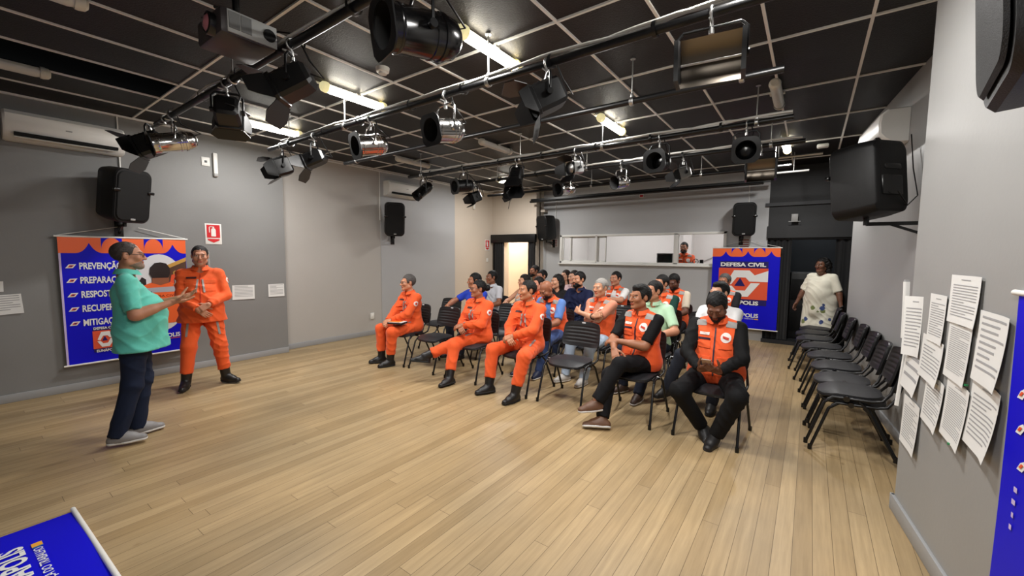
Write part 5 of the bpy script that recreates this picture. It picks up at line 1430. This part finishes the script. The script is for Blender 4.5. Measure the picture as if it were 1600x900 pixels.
            Sl.cutplane(upv, float(upv @ (b0 + upv * .008))); Sl.cutplane(-upv, float(-upv @ (b0 - upv * .012)))
            Sl.mesh('sole', {'white': M_solew}.get(g('sole'), M_sole), sh, cs * .6)
    # ---- upper garments
    kind = g('top', 'tee'); rgb = g('topc', (200, 200, 200)); vest = g('vest')
    sl = g('sleeve', {'uniform': 1.0, 'shirt': 1.0, 'tee': .0, 'polo': .0, 'blouse': .2, 'tank': None}.get(kind, 0.0))
    inf = {'uniform': .016, 'shirt': .012, 'tee': .011, 'polo': .013, 'blouse': .018, 'tank': .008}[kind]
    Fs = Field(); Fs.fold = .011 if kind in ('uniform', 'shirt') else .008
    hem = g('hem')
    torso(Fs, inf, flare=g('flare', .006))
    if hem is not None and not sit:
        Fs.rc(hip + rt * .088 * s * fat - up * (.95 * s - hem) * 1.05, hip - rt * .088 * s * fat - up * (.95 * s - hem) * 1.05, .110 * fat * s + inf + g('flare', .006) * 1.6, k=.05)
        if g('belly'): Fs.rc(nb - up * .36 * s + fwd * (.06 * g('belly') + .03), hip + fwd * (.075 * g('belly') + .045) - up * .16, .12 * fat, .115 * fat, k=.06)
        if g('dress'):
            Fs.rc(hip + rt * .09 * fat, hip + rt * .08 * fat - up * .42, .125 * fat, .13 * fat + .03, k=.05); Fs.rc(hip - rt * .09 * fat, hip - rt * .08 * fat - up * .42, .125 * fat, .13 * fat + .03, k=.05)
        Fs.cutplane((0, 0, -1), -hem)
    elif sit:
        Fs.cutplane((0, 0, -1), -g('hem', .47))
        if kind in ('uniform',) or vest or g('lap'): Fs.rc(hip + rt * .06 + fwd * .07 + up * .02, hip - rt * .06 + fwd * .07 + up * .02, .085 * fat, k=.05)
    nk = nb + up * g('neck', .012) + fwd * .0
    nv = nrm(up * .85 + fwd * g('neckdip', .35)); Fs.cutplane(nv, float(nv @ (nk + fwd * .03)))
    for sgn, sh, el_, w, key in arms:
        if sl is None: continue
        Fs.rc(sh, el_, .050 * s * (fat * .5 + .5) + inf, .046 * s + inf, k=.03, cut=None if sl > 0 else g('slen', .72))
        if sl > 0: Fs.rc(el_, w, .046 * s + inf, .034 * s + inf * .8, k=.025, cut=min(.97, sl))
    M_top = cloth(rgb)
    torso_name = {'uniform': 'jacket', 'tee': 'tee_shirt', 'polo': 'polo_shirt', 'shirt': 'shirt', 'blouse': 'dress' if g('dress') else 'blouse', 'tank': 'sleeveless_top'}[kind]
    pm = None; mats_ = [M_top]
    if g('print'):
        mats_ = [M_top, cloth((58, 76, 128)), cloth((118, 130, 76)), cloth((214, 206, 170))]
        rs = np.random.RandomState(3); blobs = rs.rand(46, 3) * V3(.6, .5, .42) + hip - V3(.3, .42, .40); br = rs.rand(46) * .014 + .012; bk = rs.randint(1, 4, 46)
        def pm(C):
            o = np.zeros(len(C), int)
            for q in range(46): o[((C - blobs[q]) ** 2).sum(1) < br[q] ** 2 * 3.2] = bk[q]
            return o
        if g('print') == 2:
            mats_ = [M_top, cloth((200, 190, 180)), cloth((120, 110, 104)), cloth((180, 168, 150))]
            blobs = rs.rand(60, 3) * V3(.5, .4, .5) + nb - V3(.25, .2, .48); br = rs.rand(46) * .008 + .008
    ts = Fs.mesh(torso_name, mats_, t, cs, (), pm)
    OUT = Fs; outer = ts
    if vest:
        Fv = Field(); Fv.fold = .007
        torso(Fv, inf + .011, flare=.012); Fv.rc(hip + rt * .06 + fwd * .07 + up * .02, hip - rt * .06 + fwd * .07 + up * .02, .085 * fat + .012, k=.05)
        nv2 = nrm(up * .8 + fwd * .45); Fv.cutplane(nv2, float(nv2 @ (nk + fwd * .02 - up * .002)))
        Fv.cutplane((0, 0, -1), -g('vhem', .475))
        for q, shx in ((1, shR), (-1, shL)): Fv.cutplane(rt * q + up * .18, float((nrm(rt * q + up * .18)) @ (shx - rt * q * .012 + up * .03)))
        if vest == 'open':   # open front: a vertical gap, wider towards the neck
            c = nb - up * .16 + fwd * .16; Fv.sub(c, (.052, .14, .30), k=.012)
        vo = Fv.mesh('vest', cloth(VEST), t, cs * .9); OUT = Fv; outer = vo
        d_ = -fwd
        for q in (1, -1):
            patch(Fv, 'reflective_strip', M_silver, vo, nb - up * .035 + rt * .118 * q * s + fwd * .05, rt, nrm(up * .6 - fwd * .8), .085, .055, nrm(-up * .75 - fwd * .6))
            patch(Fv, 'pocket_flap', cloth(VEST), vo, nb - up * .205 + rt * .085 * q * s + fwd * .1, rt, up, .105, .05, d_, lift=.009)
            patch(Fv, 'lower_pocket', cloth(VEST), vo, nb - up * .36 + rt * .085 * q * s + fwd * .1, rt, up, .12, .12, d_, lift=.009)
        if vest != 'open': patch(Fv, 'zip', M_zip, vo, nb - up * .27 + fwd * .1, rt, up, .012, .42, d_, lift=.006, nv=20)
        e = patch(Fv, 'badge', M_emb_w, vo, nb - up * .135 - rt * .085 * s + fwd * .1, rt, up, .085, .085, d_, lift=.006, shape='disc')
        if lod < 3: patch(Fv, 'badge_emblem', M_emb_r, e, nb - up * .135 - rt * .085 * s + fwd * .1, nrm(rt + up * .3), up, .05, .02, d_, lift=.009, nu=4, nv=3)
        patch(Fv, 'name_label', M_emb_w, vo, nb - up * .112 + rt * .085 * s + fwd * .1, rt, up, .08, .022, d_, lift=.006)
        patch(Fv, 'name_strip', M_zip, vo, nb - up * .155 + rt * .085 * s + fwd * .1, rt, up, .1, .016, d_, lift=.006)
    # collar
    if kind in ('uniform', 'polo', 'shirt') or vest:
        cr = MB(); rr = .068 * (fat * .5 + .5) * s
        pts = []
        for k in range(25):
            a = -PI * .5 + .22 + (2 * PI - .44) * k / 24      # open at the front
            c0 = nb + up * .018 + (rt * math.cos(a) * rr * 1.08) - fwd * (math.sin(a)) * rr * 1.0 + fwd * .012
            dz = .0 - .022 * max(0, math.cos(a + PI * .5))
            pts.append((c0 + up * (dz + .020), c0 + up * (dz - .022) + (rt * math.cos(a) - fwd * math.sin(a)) * .022))
        vs = [Vector(p) for a_, b_ in pts for p in (a_, b_)]
        inner = [Vector(p) - Vector(nrm(p - nb) * .006) for a_, b_ in pts for p in (a_, b_)]
        n = len(vs)
        fs = [(2 * k, 2 * k + 1, 2 * k + 3, 2 * k + 2) for k in range(24)] + [(n + 2 * k, n + 2 * k + 2, n + 2 * k + 3, n + 2 * k + 1) for k in range(24)]
        fs += [(2 * k, 2 * k + 2, n + 2 * k + 2, n + 2 * k) for k in range(24)] + [(2 * k + 1, n + 2 * k + 1, n + 2 * k + 3, 2 * k + 3) for k in range(24)] + [(0, n, n + 1, 1), (48, 49, n + 49, n + 48)]
        cr.add(vs + inner, fs); cr.build('collar', cloth(VEST if vest else rgb), outer, smooth=60)
    if kind == 'uniform':
        d_ = -fwd
        for q in (1, -1):
            patch(Fs, 'chest_pocket', M_top, ts, nb - up * .20 + rt * .088 * q * s + fwd * .1, rt, up, .115, .125, d_, lift=.007)
            patch(Fs, 'pocket_flap', M_top, ts, nb - up * .15 + rt * .088 * q * s + fwd * .1, rt, up, .12, .04, d_, lift=.012)
            patch(Fs, 'reflective_strip', M_silver, ts, nb - up * .20 + rt * (.032 * q + .002) * s + fwd * .1, nrm(up + rt * .12 * -q), rt, .15, .018, d_, lift=.012, nu=12, nv=3)
        patch(Fs, 'name_strip', M_tagd, ts, nb - up * .105 + rt * .085 * s + fwd * .1, rt, up, .095, .02, d_, lift=.008)
        patch(Fs, 'jacket_front_seam', cloth((206, 58, 20)), ts, nb - up * .27 + fwd * .1, rt, up, .012, .40, d_, lift=.006, nv=18)
        for sgn, sh, el_, w, key in arms:
            ax_ = nrm(el_ - sh); c = sh + (el_ - sh) * .36; out = nrm(rt * sgn - ax_ * ((rt * sgn) @ ax_)); tv = np.cross(ax_, out)
            pb = patch(Fs, 'shoulder_badge', M_emb_w, ts, c + out * .06, tv, ax_, .07, .075, -out, lift=.006, shape='disc')
            if lod < 3: patch(Fs, 'badge_emblem', M_emb_r, pb, c + out * .06, tv, ax_, .036, .036, -out, lift=.009, shape='disc')
        patch(Fs, 'belt_band', M_top, ts, nb - up * .43 + fwd * .1, rt, up, .3, .03, d_, lift=.007, nu=14)
    if g('buttons'):
        b = MB()
        for q in range(4):
            p = OUT.project(np.array([nb - up * (.10 + .08 * q) + fwd * .22]), -fwd)[0]; b.box(Vector(p), (.012, .008, .012), bev=.003)
        b.build('button', M_emb_w if g('buttons') == 1 else M_zip, ts)
    if g('chest_badge'):
        patch(OUT, 'chest_badge', M_emb_w, ts, nb - up * .14 - rt * .08 * s + fwd * .1, rt, up, .05, .05, -fwd, lift=.006, shape='disc')
    for sgn, sh, el_, w, key in arms:
        if g('watch') == key:
            b = MB(); d = nrm(w - el_); c = w - d * .025; x = nrm(np.cross(d, V3(0, 0, 1))); y = np.cross(x, d)
            b.tube([Vector(c + (x * math.cos(a) + y * math.sin(a)) * .034) for a in [2 * PI * k / 18 for k in range(18)]], .008, 6, closed=True); b.box(Vector(c + y * .036), (.03, .03, .012), bev=.004); b.build('wristwatch', M_black, t, smooth=50)
    P['_j'] = dict(nb=nb, hc=hc, arms=arms, legs=legs, H=H)
    return t
# ------------------------------------------------------------------ the people
BRN = (128, 84, 60); TAN = (176, 124, 92); DRK = (84, 54, 40); PALE = (196, 146, 116)
BLK = (20, 18, 18)
UNIF = dict(top='uniform', topc=UNI, bottom=UNI, shoes='boot', cuff=-.085, bag=.02, sleeve=.97, leg_stripes=True)
def uni(**k): d = dict(UNIF); d.update(k); return d

# standing
person('heavy man in a teal polo shirt and jeans, standing in profile with open palms', (-4.67, .92, 0), R(168), dict(
    sit=False, s=1.0, fat=1.12, belly=.75, lod=1, skin=(160, 112, 86), hair='buzz', hairt=.001, hairc=(70, 62, 57), glasses=True, beard=1, beardc=(150, 126, 110), head=(-.05, -.02, 0), lean=-.06,
    top='polo', topc=(92, 192, 174), hem=.80, flare=.012, bottom=(24, 34, 56), shoes='shoe', shoec=(132, 130, 130), sole='white', cuff=.035, bag=.012,
    handR=(-.21, -.25, 1.20), handL=(.14, -.31, 1.20), poleR=(-.35, .5, -1), poleL=(.5, .5, -1), fingR=(.12, -.95, .10), palmR=(.25, 0, .95), fingL=(-.05, -.92, .3), palmL=(-.3, -.1, .9), curlR=.14, curlL=.2, slen=.86,
    footR=(-.08, .145, .095), footL=(.11, .02, .095), hscale=.95, kneeR=(0, -1, 0), kneeL=(0, -1, 0), buttons=2))
person('man in orange uniform and black boots standing with hands clasped, before the grey wall', (-5.93, 1.80, 0), R(70), uni(
    sit=False, s=.99, fat=1.04, lod=1, skin=(172, 122, 98), hair='short', hairt=.006, hairc=(50, 44, 42), head=(.05, .03, .03), hem=.80, flare=.018, belly=.25,
    handR=(-.03, -.225, .97), handL=(.075, -.235, 1.02), poleR=(-.9, .55, -.4), poleL=(.9, .55, -.4), fingR=(.75, -.1, -.65), palmR=(0, 1, 0), fingL=(-.8, -.15, -.5), palmL=(0, .9, -.3), curlR=.3, curlL=.35,
    footR=(-.19, -.05, .095), footL=(.20, .0, .095), toeR=(-.15, -1, 0), toeL=(.75, -.7, 0)))
person('woman in a white flowered dress standing behind the chairs in the dark doorway', (.17, 8.72, 0), R(-28), dict(
    sit=False, s=.93, fat=1.18, female=True, bust=True, lod=1, skin=(96, 62, 46), hair='curly', hairc=(24, 18, 16), head=(-.1, .02, 0), top='blouse', topc=(226, 222, 204), dress=True, hem=.42, print=1, slen=.95, sleeve=0.0, flare=.01, neck=-.005, neckdip=.6,
    handR=(-.34, -.1, .80), handL=(.33, -.05, .82), bottom=None, shoes='shoe', shoec=(60, 50, 46), belly=.5))

def seat(row, x, dy=.02): return (x, ROW[row] + dy, 0)
# front row
A = person('grey haired uniformed man with glasses, seated at the left end of the front row', seat(1, -4.92), R(-8), uni(
    s=1.0, lod=1, skin=(178, 124, 96), hair='short', hairc=(88, 84, 82), hairt=.009, glasses=True, head=(-.25, .02, 0), lean=.06,
    handR=(-.03, -.30, .645), handL=(.03, -.28, .66), poleR=(-.8, .5, -.5), poleL=(.8, .5, -.5), fingR=(.55, -.75, -.2), fingL=(-.6, -.7, -.2), palmR=(.3, .3, -.9), palmL=(-.3, .3, -.9), curlR=.45, curlL=.4,
    footR=(-.17, -.33, .095), footL=(.10, -.34, .095), kneeR=(-.35, -1, .5), kneeL=(.15, -1, .5), toeR=(-.45, -1, 0), toeL=(-.1, -1, 0)))
t = thing('notebook', 'notebook with a pale cover lying on the lap of the grey haired uniformed man', 'notebook', (-4.80, 3.80, .635), R(20))
b = MB(); b.box((0, 0, 0), (.23, .17, .022), bev=.003); b.build('cover', mat('notebook_dark', S(46, 36, 36), .5), t); b = MB(); b.box((0.004, .003, .012), (.215, .155, .008)); b.build('pages', M_paper, t, smooth=0)
b = MB(); b.box((-.02, .0, .019), (.17, .12, .005)); b.build('leaflet', mat('leaflet_orange', S(226, 130, 50), .6), t, smooth=0)
person('uniformed woman with a hair bun and glasses, seated with crossed legs in the front row', seat(1, -3.56), R(-6), uni(
    s=.96, fat=1.0, female=True, bust=True, lod=1, skin=(150, 98, 72), hair='bun', hairc=BLK, hairt=.008, glasses=True, head=(-.45, -.02, 0), hscale=.97,
    handR=(-.05, -.20, .70), handL=(.0, -.21, .72), poleR=(-.8, .5, -.5), poleL=(.8, .5, -.5), fingR=(.75, -.5, -.3), fingL=(-.8, -.45, -.25), palmR=(.2, .5, -.8), palmL=(-.2, .5, -.8), curlR=.4, curlL=.35,
    footR=(.02, -.44, .095), footL=(-.30, -.62, .33), kneeR=(-.05, -1, .5), kneeL=(.12, -.8, 1.0), toeL=(-.55, -.75, .12), toeR=(.05, -1, 0)))
person('young uniformed man with cropped hair, seated with clasped hands in the front row', seat(1, -2.76), R(-6), uni(
    s=1.0, lod=1, skin=(166, 112, 82), hair='buzz', hairc=(26, 20, 18), hairt=.006, head=(-.42, .0, 0), lean=.02, quiff=False,
    handR=(-.015, -.27, .67), handL=(.045, -.27, .69), poleR=(-.9, .4, -.5), poleL=(.9, .4, -.5), fingR=(.8, -.5, -.25), fingL=(-.8, -.5, -.3), palmR=(.2, .5, -.8), palmL=(-.2, .5, -.8), curlR=.55, curlL=.55,
    footR=(-.20, -.40, .095), footL=(.22, -.41, .095), kneeR=(-.5, -1, .5), kneeL=(.5, -1, .5), toeR=(-.35, -1, 0), toeL=(-.05, -1, 0)))
person('man in an orange vest over a black tee and brown shoes, legs crossed, front row', seat(1, -1.39), R(-14), dict(
    s=1.02, lod=1, skin=(142, 94, 68), hair='short', hairc=(22, 20, 19), hairt=.014, quiff=True, head=(-.35, .0, 0), lean=.03, top='tee', topc=(13, 12, 14), vest='zip', slen=.86, bottom=(15, 15, 18), shoes='shoe', shoec=(104, 72, 52), sole='white', cuff=-.01, bag=.012,
    handR=(-.05, -.30, .72), handL=(-.08, -.20, .78), poleR=(-.9, .5, -.4), poleL=(1, .5, -.5), fingR=(.6, -.55, -.55), fingL=(-.95, -.25, -.1), palmR=(.2, .5, -.8), palmL=(0, .4, -.9), curlR=.3, curlL=.35,
    footR=(.0, -.52, .095), footL=(-.05, -.55, .255), kneeR=(-.1, -1, .6), kneeL=(.1, -.6, 1), toeR=(-.75, -.7, 0), toeL=(-.5, -.9, -.05)))
P5 = person('bearded man in orange vest and black shirt looking at a phone, front row right end', seat(1, -.66), R(2), dict(
    s=1.02, fat=1.12, lod=1, skin=(98, 62, 46), hair='buzz', hairc=(16, 14, 14), hairt=.013, beard=1, head=(-.05, .62, 0), lean=.10, top='shirt', topc=(13, 13, 14), vest='zip', sleeve=.97, bottom=(13, 13, 15), shoes='shoe', shoec=(24, 22, 22), cuff=.0, bag=.018, belly=.3,
    handR=(-.07, -.30, .66), handL=(.075, -.30, .66), poleR=(-1, .4, -.4), poleL=(1, .4, -.4), fingR=(.55, -.70, .35), fingL=(-.55, -.70, .35), palmR=(.55, .1, .8), palmL=(-.55, .1, .8), curlR=.5, curlL=.5,
    footR=(-.07, -.13, .10), footL=(.07, -.25, .095), kneeR=(-.55, -1, .5), kneeL=(.5, -1, .5), toeR=(.25, -.9, -.35), toeL=(-.1, -1, -.1)))
t = thing('phone', 'mobile phone held in both hands by the bearded man in the front row', 'phone', (-.66, 3.70, .735), R(2))
q = Matrix.Rotation(R(-38), 3, 'X')
b = MB(); b.box((0, 0, 0), (.074, .148, .009), q, bev=.004); b.build('phone_body', mat('phone_case', S(180, 150, 130), .4), t); b = MB(); b.box(q @ Vector((0, 0, .0052)), (.067, .138, .001), q); b.build('screen', M_blackgloss, t, smooth=0)

LAP = dict(handR=(-.06, -.26, .66), handL=(.06, -.26, .66), fingR=(.5, -.8, -.2), fingL=(-.5, -.8, -.2), poleR=(-.9, .5, -.4), poleL=(.9, .5, -.4), palmR=(.2, .3, -.9), palmL=(-.2, .3, -.9))
def lap(**k): d = dict(LAP); d.update(k); return d
# second row
person('man in a royal blue tee shirt sitting behind the uniformed woman', seat(2, -4.45), R(-4), lap(skin=(150, 98, 70), hair='short', hairc=BLK, hairt=.013, head=(-.5, .0, 0), topc=(28, 62, 186), bottom=(40, 44, 56), handR=(-.22, -.34, .80), poleR=(-1, .2, -.3), shoec=(30, 30, 32)))
person('bald man in an orange vest and blue tee shirt looking down in the second row', (-2.93, 5.02, 0), R(-6), lap(skin=(138, 88, 62), hair='bald', face_fat=1.08, fat=1.08, head=(-.15, .55, 0), lean=.30, topc=(88, 128, 196), vest='open', slen=.85, bottom=(52, 76, 128), shoec=(34, 42, 70), sole='white',
    handR=(-.08, -.36, .64), handL=(.06, -.36, .64), footR=(-.14, -.50, .095), footL=(.12, -.44, .095), beard=1, beardc=(40, 30, 26)))
person('grey haired man in an orange vest with folded arms and pale jeans', (-2.27, 5.06, 0), R(-14), dict(skin=(182, 132, 104), hair='short', hairc=(168, 164, 158), hairt=.009, fat=1.08, head=(-.05, .03, 0), top='tee', topc=(212, 140, 112), vest='open', slen=.8, bottom=(168, 186, 206), shoec=(190, 186, 180), sole='white', watch='R', belly=.35,
    handR=(.10, -.19, .85), handL=(-.09, -.245, .885), poleR=(-.8, .3, -.7), poleL=(.8, .3, -.7), fingR=(.85, .15, .35), fingL=(-.85, .2, .3), palmR=(0, .9, -.2), palmL=(0, .9, -.2), curlR=.8, curlL=.55, footR=(-.12, -.46, .095), footL=(.13, -.40, .095)))
person('man in a pale green polo shirt sitting behind the man with brown shoes', seat(2, -1.55), R(-12), lap(skin=(176, 124, 96), hair='short', hairc=(30, 24, 22), hairt=.011, fat=1.06, head=(-.4, .0, 0), top='polo', topc=(186, 226, 190), chest_badge=True, slen=.8, bottom=(36, 42, 58), shoec=(70, 52, 44), sole='white', handL=(.16, -.18, .70), footL=(.18, -.52, .095)))
person('man in a white shirt hidden behind the man with the phone', seat(2, -.82), R(-10), lap(skin=(186, 138, 112), hair='short', hairc=BLK, hairt=.015, quiff=True, fat=1.06, torso=.52, head=(-.35, .0, 0), top='tee', topc=(228, 230, 230), bottom=(40, 44, 54), beard=1, shoec=(30, 28, 28), footR=(-.36, -.40, .15)))
# third row
person('young man in a white polo shirt sitting by the cream wall', seat(3, -4.86), R(-8), lap(skin=(130, 84, 60), hair='short', hairc=BLK, hairt=.014, head=(-.3, -.02, 0), top='polo', topc=(206, 208, 214), torso=.50, bottom=(40, 44, 56), handL=(.12, -.2, .68), lod=2))
person('long haired woman in a grey sleeveless top with a hand at her chest', seat(3, -4.12), R(-10), lap(s=.94, female=True, bust=True, skin=(182, 132, 104), hair='long', hairc=(40, 28, 24), head=(-.35, .02, 0), top='tank', topc=(186, 184, 180), neck=-.05, neckdip=.9, bottom=(60, 60, 66), handR=(-.16, -.24, .80), handL=(-.02, -.30, .74), poleR=(-1, .2, -.6)))
person('person in an orange vest mostly hidden between the young uniformed man and the bald man', seat(3, -3.80, .0), R(-6), lap(s=.94, skin=(196, 136, 112), hair='short', hairc=(46, 36, 32), head=(-.3, .1, 0), topc=(210, 120, 90), vest='zip', bottom=(40, 44, 54), lod=3, torso=.47))
person('dark haired woman peeking out behind the bald man', seat(3, -3.46, .06), R(-4), lap(s=.96, female=True, bust=True, skin=(186, 138, 110), hair='long', hairc=(18, 16, 16), head=(-.45, .02, 0), top='blouse', topc=(30, 28, 30), bottom=(40, 40, 46), lod=3, torso=.51))
person('bearded man in a navy shirt sitting behind the folded arms', seat(3, -3.02, -.02), R(-6), lap(s=1.03, fat=1.06, skin=(172, 122, 94), hair='short', hairc=(18, 16, 16), hairt=.013, beard=2, head=(-.25, .0, 0), top='shirt', topc=(20, 27, 58), sleeve=.95, bottom=(36, 44, 68), buttons=2, torso=.52, handL=(.12, -.3, .70)))
person('man in an orange vest half hidden behind the pale green polo shirt', seat(3, -1.72), R(-4), lap(s=1.02, skin=(178, 126, 98), hair='short', hairc=(26, 22, 20), hairt=.012, head=(-.45, .02, 0), topc=(24, 62, 54), vest='zip', slen=.9, bottom=(34, 36, 44), torso=.52, lod=2))
# back rows
person('dark haired man at the back beside the olive shirted man', seat(4, -4.30), R(-6), lap(s=1.0, fat=1.05, skin=(170, 116, 90), hair='short', hairc=BLK, hairt=.013, beard=1, head=(-.3, .05, 0), topc=(46, 40, 42), bottom=(36, 36, 42), lod=3, torso=.51))
person('person in a pale pink shirt half hidden behind the bearded man in navy', seat(4, -3.60), R(-6), lap(s=1.0, skin=(190, 142, 116), hair='short', hairc=(60, 48, 42), head=(-.3, .0, 0), top='shirt', topc=(216, 184, 188), sleeve=.9, bottom=(50, 50, 60), lod=3, torso=.52))
person('man in an orange vest over a white tee, with a watch, at the back centre', seat(4, -2.78), R(-8), lap(s=1.02, fat=1.05, skin=(172, 120, 94), hair='short', hairc=(24, 20, 19), hairt=.012, head=(-.15, .0, 0), topc=(232, 230, 228), vest='open', slen=.8, bottom=(36, 40, 52), watch='L', handL=(.05, -.34, .90), poleL=(.9, .2, -.5), torso=.51))
person('bearded man in an orange vest and cream tee looking down at the back', seat(4, -1.76), R(-4), lap(s=1.02, fat=1.05, skin=(92, 58, 44), hair='buzz', hairc=(18, 15, 15), beard=1, head=(-.1, .40, 0), topc=(222, 208, 186), vest='zip', slen=.8, bottom=(26, 26, 30), lean=.08, torso=.52))
person('grey haired man in an orange vest and black tee before the emblem banner', seat(4, -1.10, .35), R(-6), lap(s=1.02, fat=1.04, skin=(150, 100, 76), hair='short', hairc=(92, 88, 86), hairt=.010, glasses=True, head=(-.2, .05, 0), topc=(26, 26, 30), vest='zip', slen=.8, bottom=(30, 32, 38), torso=.52))
person('man in an olive shirt at the very back before the black curtain', seat(5, -5.06), R(-8), lap(s=1.04, fat=1.06, skin=(146, 96, 72), hair='buzz', hairc=(34, 28, 26), beard=1, head=(-.3, .0, 0), topc=(84, 86, 66), bottom=(50, 50, 48), lod=3, torso=.54))
person('woman with long brown hair and a dark flowered top at the back', seat(5, -4.26), R(-4), lap(s=.98, female=True, bust=True, skin=(198, 150, 124), hair='long', hairc=(60, 38, 28), head=(-.35, .0, 0), top='blouse', topc=(34, 30, 34), print=2, neck=-.04, neckdip=.9, bottom=(40, 40, 46), lod=3, torso=.50))
# booth operator
person('bearded booth operator in an orange vest seen through the window', (-2.33, 9.85, .60), R(18), lap(s=1.0, skin=(160, 110, 86), hair='short', hairc=(22, 18, 18), hairt=.012, beard=2, head=(-.3, .02, 0), topc=(236, 96, 50), vest='zip', bottom=(40, 44, 54), lod=3, torso=.52))
b = MB(); b.box((-2.33, 9.87, 1.03), (.4, .4, .05), bev=.02); b.tube([(-2.33, 9.87, .65), (-2.33, 9.87, 1.01)], .03, 10)
tag(b.build('stool', M_black), 'stool under the booth operator', 'stool')
